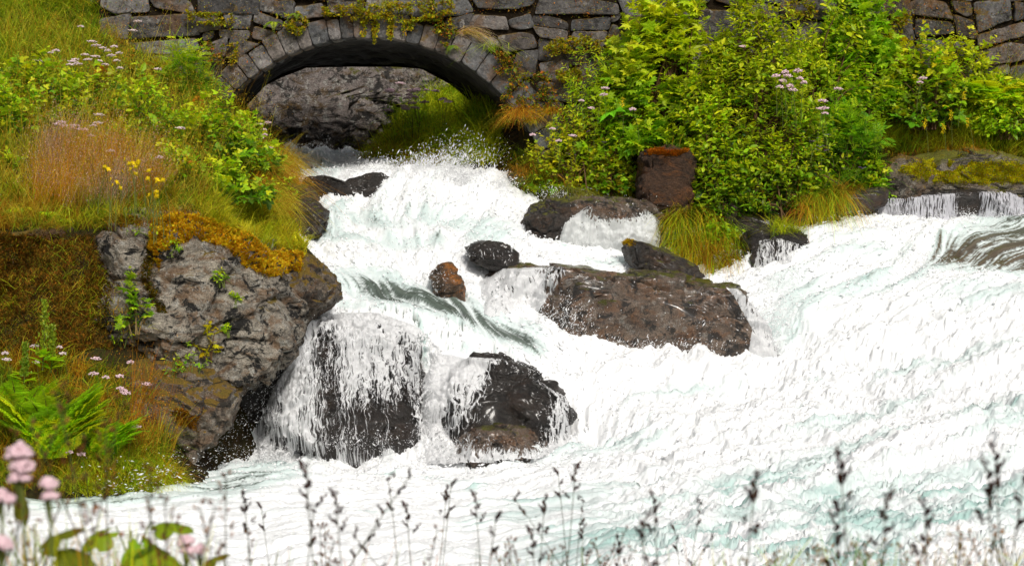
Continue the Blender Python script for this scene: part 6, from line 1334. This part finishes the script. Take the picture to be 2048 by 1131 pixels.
fg_blades('blurred green blades at the lower left corner', (-20, 420), 1000, 2.3, 170, 2, (GG, GY, ORG), w=.0035)
fg_blades('broad green blades in the lower right corner', (1390, 2080), 1045, 2.6, 95, 3, (GG, MG, LG), w=.011, lean=.45)
fg_blades('fine orange stems in the lower right corner', (1550, 2080), 1040, 2.7, 120, 4, (ORG, RST, STRAW), w=.0018, lean=.3)
# near pink valerian heads and the big leafed seedling
def near_flower(px, py, Y, R, label, tiers=1, seed=0):
    q = np.array(P(px, py, Y)); gz = float(ground_z(np.array([q[0]]), np.array([Y]))[0]); root = empty('valerian', (q[0], q[1], gz)); tag(root, label, 'flower')
    h = q[2]-gz; t = np.linspace(0, 1, 14); path = np.stack([.03*np.sin(t*2+seed)-.03*math.sin(2+seed), t*0, t*h], 1); V, Fq = tubes(path[None], .0028, .0016, 6); mesh_obj('stem', V, Fq, STEMG, root)
    Vs, Fs, o = [], [], 0
    for k in range(tiers):
        V, Fq, c = umbel(110, R*(1-.1*k), .0034, seed+k, .75); V[:, 2] += h-k*.013; V[:, 0] += (k % 2)*R*.2; Vs.append(V); Fs.append(Fq+o); o += len(V)
        b_ = np.stack([np.stack([np.linspace(0, x[0]*.9, 4), np.linspace(0, x[1]*.9, 4), np.linspace(h-.03-k*.013, h-.004+x[2]-k*.013, 4)], 1) for x in c[::7]]); V, Fq = tubes(b_, .0007, .0005, 3)
        mesh_obj('flower_stalk', V, Fq, STEMG, root)
    mesh_obj('flower_head', np.vstack(Vs), np.vstack(Fs), PINK, root)
near_flower(38, 892, 1.95, .0115, 'large blurred two tiered pink flower head at the left edge', 3, 1)
near_flower(97, 958, 1.95, .007, 'small round blurred pink flower head right of the two tiered one', 2, 2)
near_flower(4, 985, 1.9, .011, 'blurred pink flower head cut by the left edge', 1, 3)
near_flower(2, 1075, 1.9, .010, 'lowest pink flower head at the left edge', 1, 4)
near_flower(372, 1072, 2.6, .010, 'blurred pink flower head at the tip of the big leafed seedling', 2, 5)
near_flower(400, 1092, 2.6, .009, 'small pink flower head right of the big leafed seedling', 1, 6)
def seedling(label, px, py, Y, leaves, seed, cols, stem_h=.5):
    q = np.array(P(px, py, Y)); gz = float(ground_z(np.array([q[0]]), np.array([Y]))[0]); root = empty('maple_seedling', (q[0], q[1], gz)); tag(root, label, 'seedling'); h = q[2]-gz
    t = np.linspace(0, 1, 10); path = np.stack([t*0, t*0, t*h], 1); r = np.random.RandomState(seed)
    V, Fq = tubes(path[None], .004, .002, 6); Vs = [V]; Fs = [Fq]; o = len(V)
    for (dx, dy, sz, ang, tilt) in leaves:
        k = pxs(Y); b_ = np.array([dx*k, 0, h-dy*k]); a = np.array([math.cos(ang), -.35, math.sin(ang)]); st = np.stack([np.linspace(0, 1, 5)*b_[0], np.zeros(5), (h-.05)+(b_[2]-h+.05)*np.linspace(0, 1, 5)], 1)
        V, Fq = tubes(st[None], .0018, .0012, 4); Vs.append(V); Fs.append(Fq+o); o += len(V)
        # finely toothed five lobed blade, 3 rings from centre to edge
        n = 60; th = np.linspace(-PI*.92, PI*.92, n); lob = .62+.38*np.abs(np.cos(th*2.25))**.7; lob *= (.78+.22*np.cos(th)); lob *= 1+.04*np.sin(th*31)
        pts = []
        for rr_ in (.02, .35, .7, 1.0): pts.append(np.stack([np.sin(th)*lob*rr_*.55, .38+np.cos(th)*lob*rr_*.62, -.10*rr_**2*np.abs(np.cos(th*2.25))-.1*np.abs(np.sin(th))*rr_**2+.012*rr_*np.sin(th*9)], 1))
        TV = np.vstack(pts); TF = np.concatenate([np.stack([np.arange(n-1)+j*n, np.arange(n-1)+j*n+1, np.arange(n-1)+(j+1)*n+1, np.arange(n-1)+(j+1)*n], 1) for j in range(3)])
        a = nrm(a); nn = nrm(np.array([0.1, -.5+tilt, 1.])); side = nrm(np.cross(a, nn)); nn = np.cross(side, a); V = b_+sz*(TV[:, 0:1]*side+TV[:, 1:2]*a+TV[:, 2:3]*nn)
        mesh_obj('leaf', V, TF, LEAF, root, col=np.tile(jcol(r, cols, 1, .1)[0], (len(V), 1)))
    mesh_obj('stem', np.vstack(Vs), np.vstack(Fs), STEMG, root)
seedling('young maple with large yellow green leaves in front of the white water, lower left', 262, 1060, 2.9, [(-5, 20, .085, -.35, .2), (15, 5, .075, -1.2, .1), (-30, -10, .06, -2.6, .1), (40, -20, .07, -.1, .3)], 1, ((.34, .44, .015),))
seedling('dark leaved maple seedling under the yellow green one', 230, 1125, 2.9, [(0, 5, .07, .6, .2), (-40, 0, .07, 2.7, .2), (60, -5, .06, -.4, .2), (-90, 10, .08, 3.3, .1)], 2, ((.12, .24, .01),))
seedling('olive leaved seedling in the lower left corner', 70, 1085, 2.4, [(0, 0, .07, .4, .2), (-50, 10, .07, 2.8, .2), (40, 0, .06, -.4, .2), (0, -40, .07, 1.8, .2)], 3, ((.22, .26, .012),))
seedling('small green seedling at the bottom edge right of the maple', 400, 1125, 2.9, [(0, 0, .05, .4, .2), (-25, 5, .05, 2.6, .2)], 4, ((.3, .3, .012),))
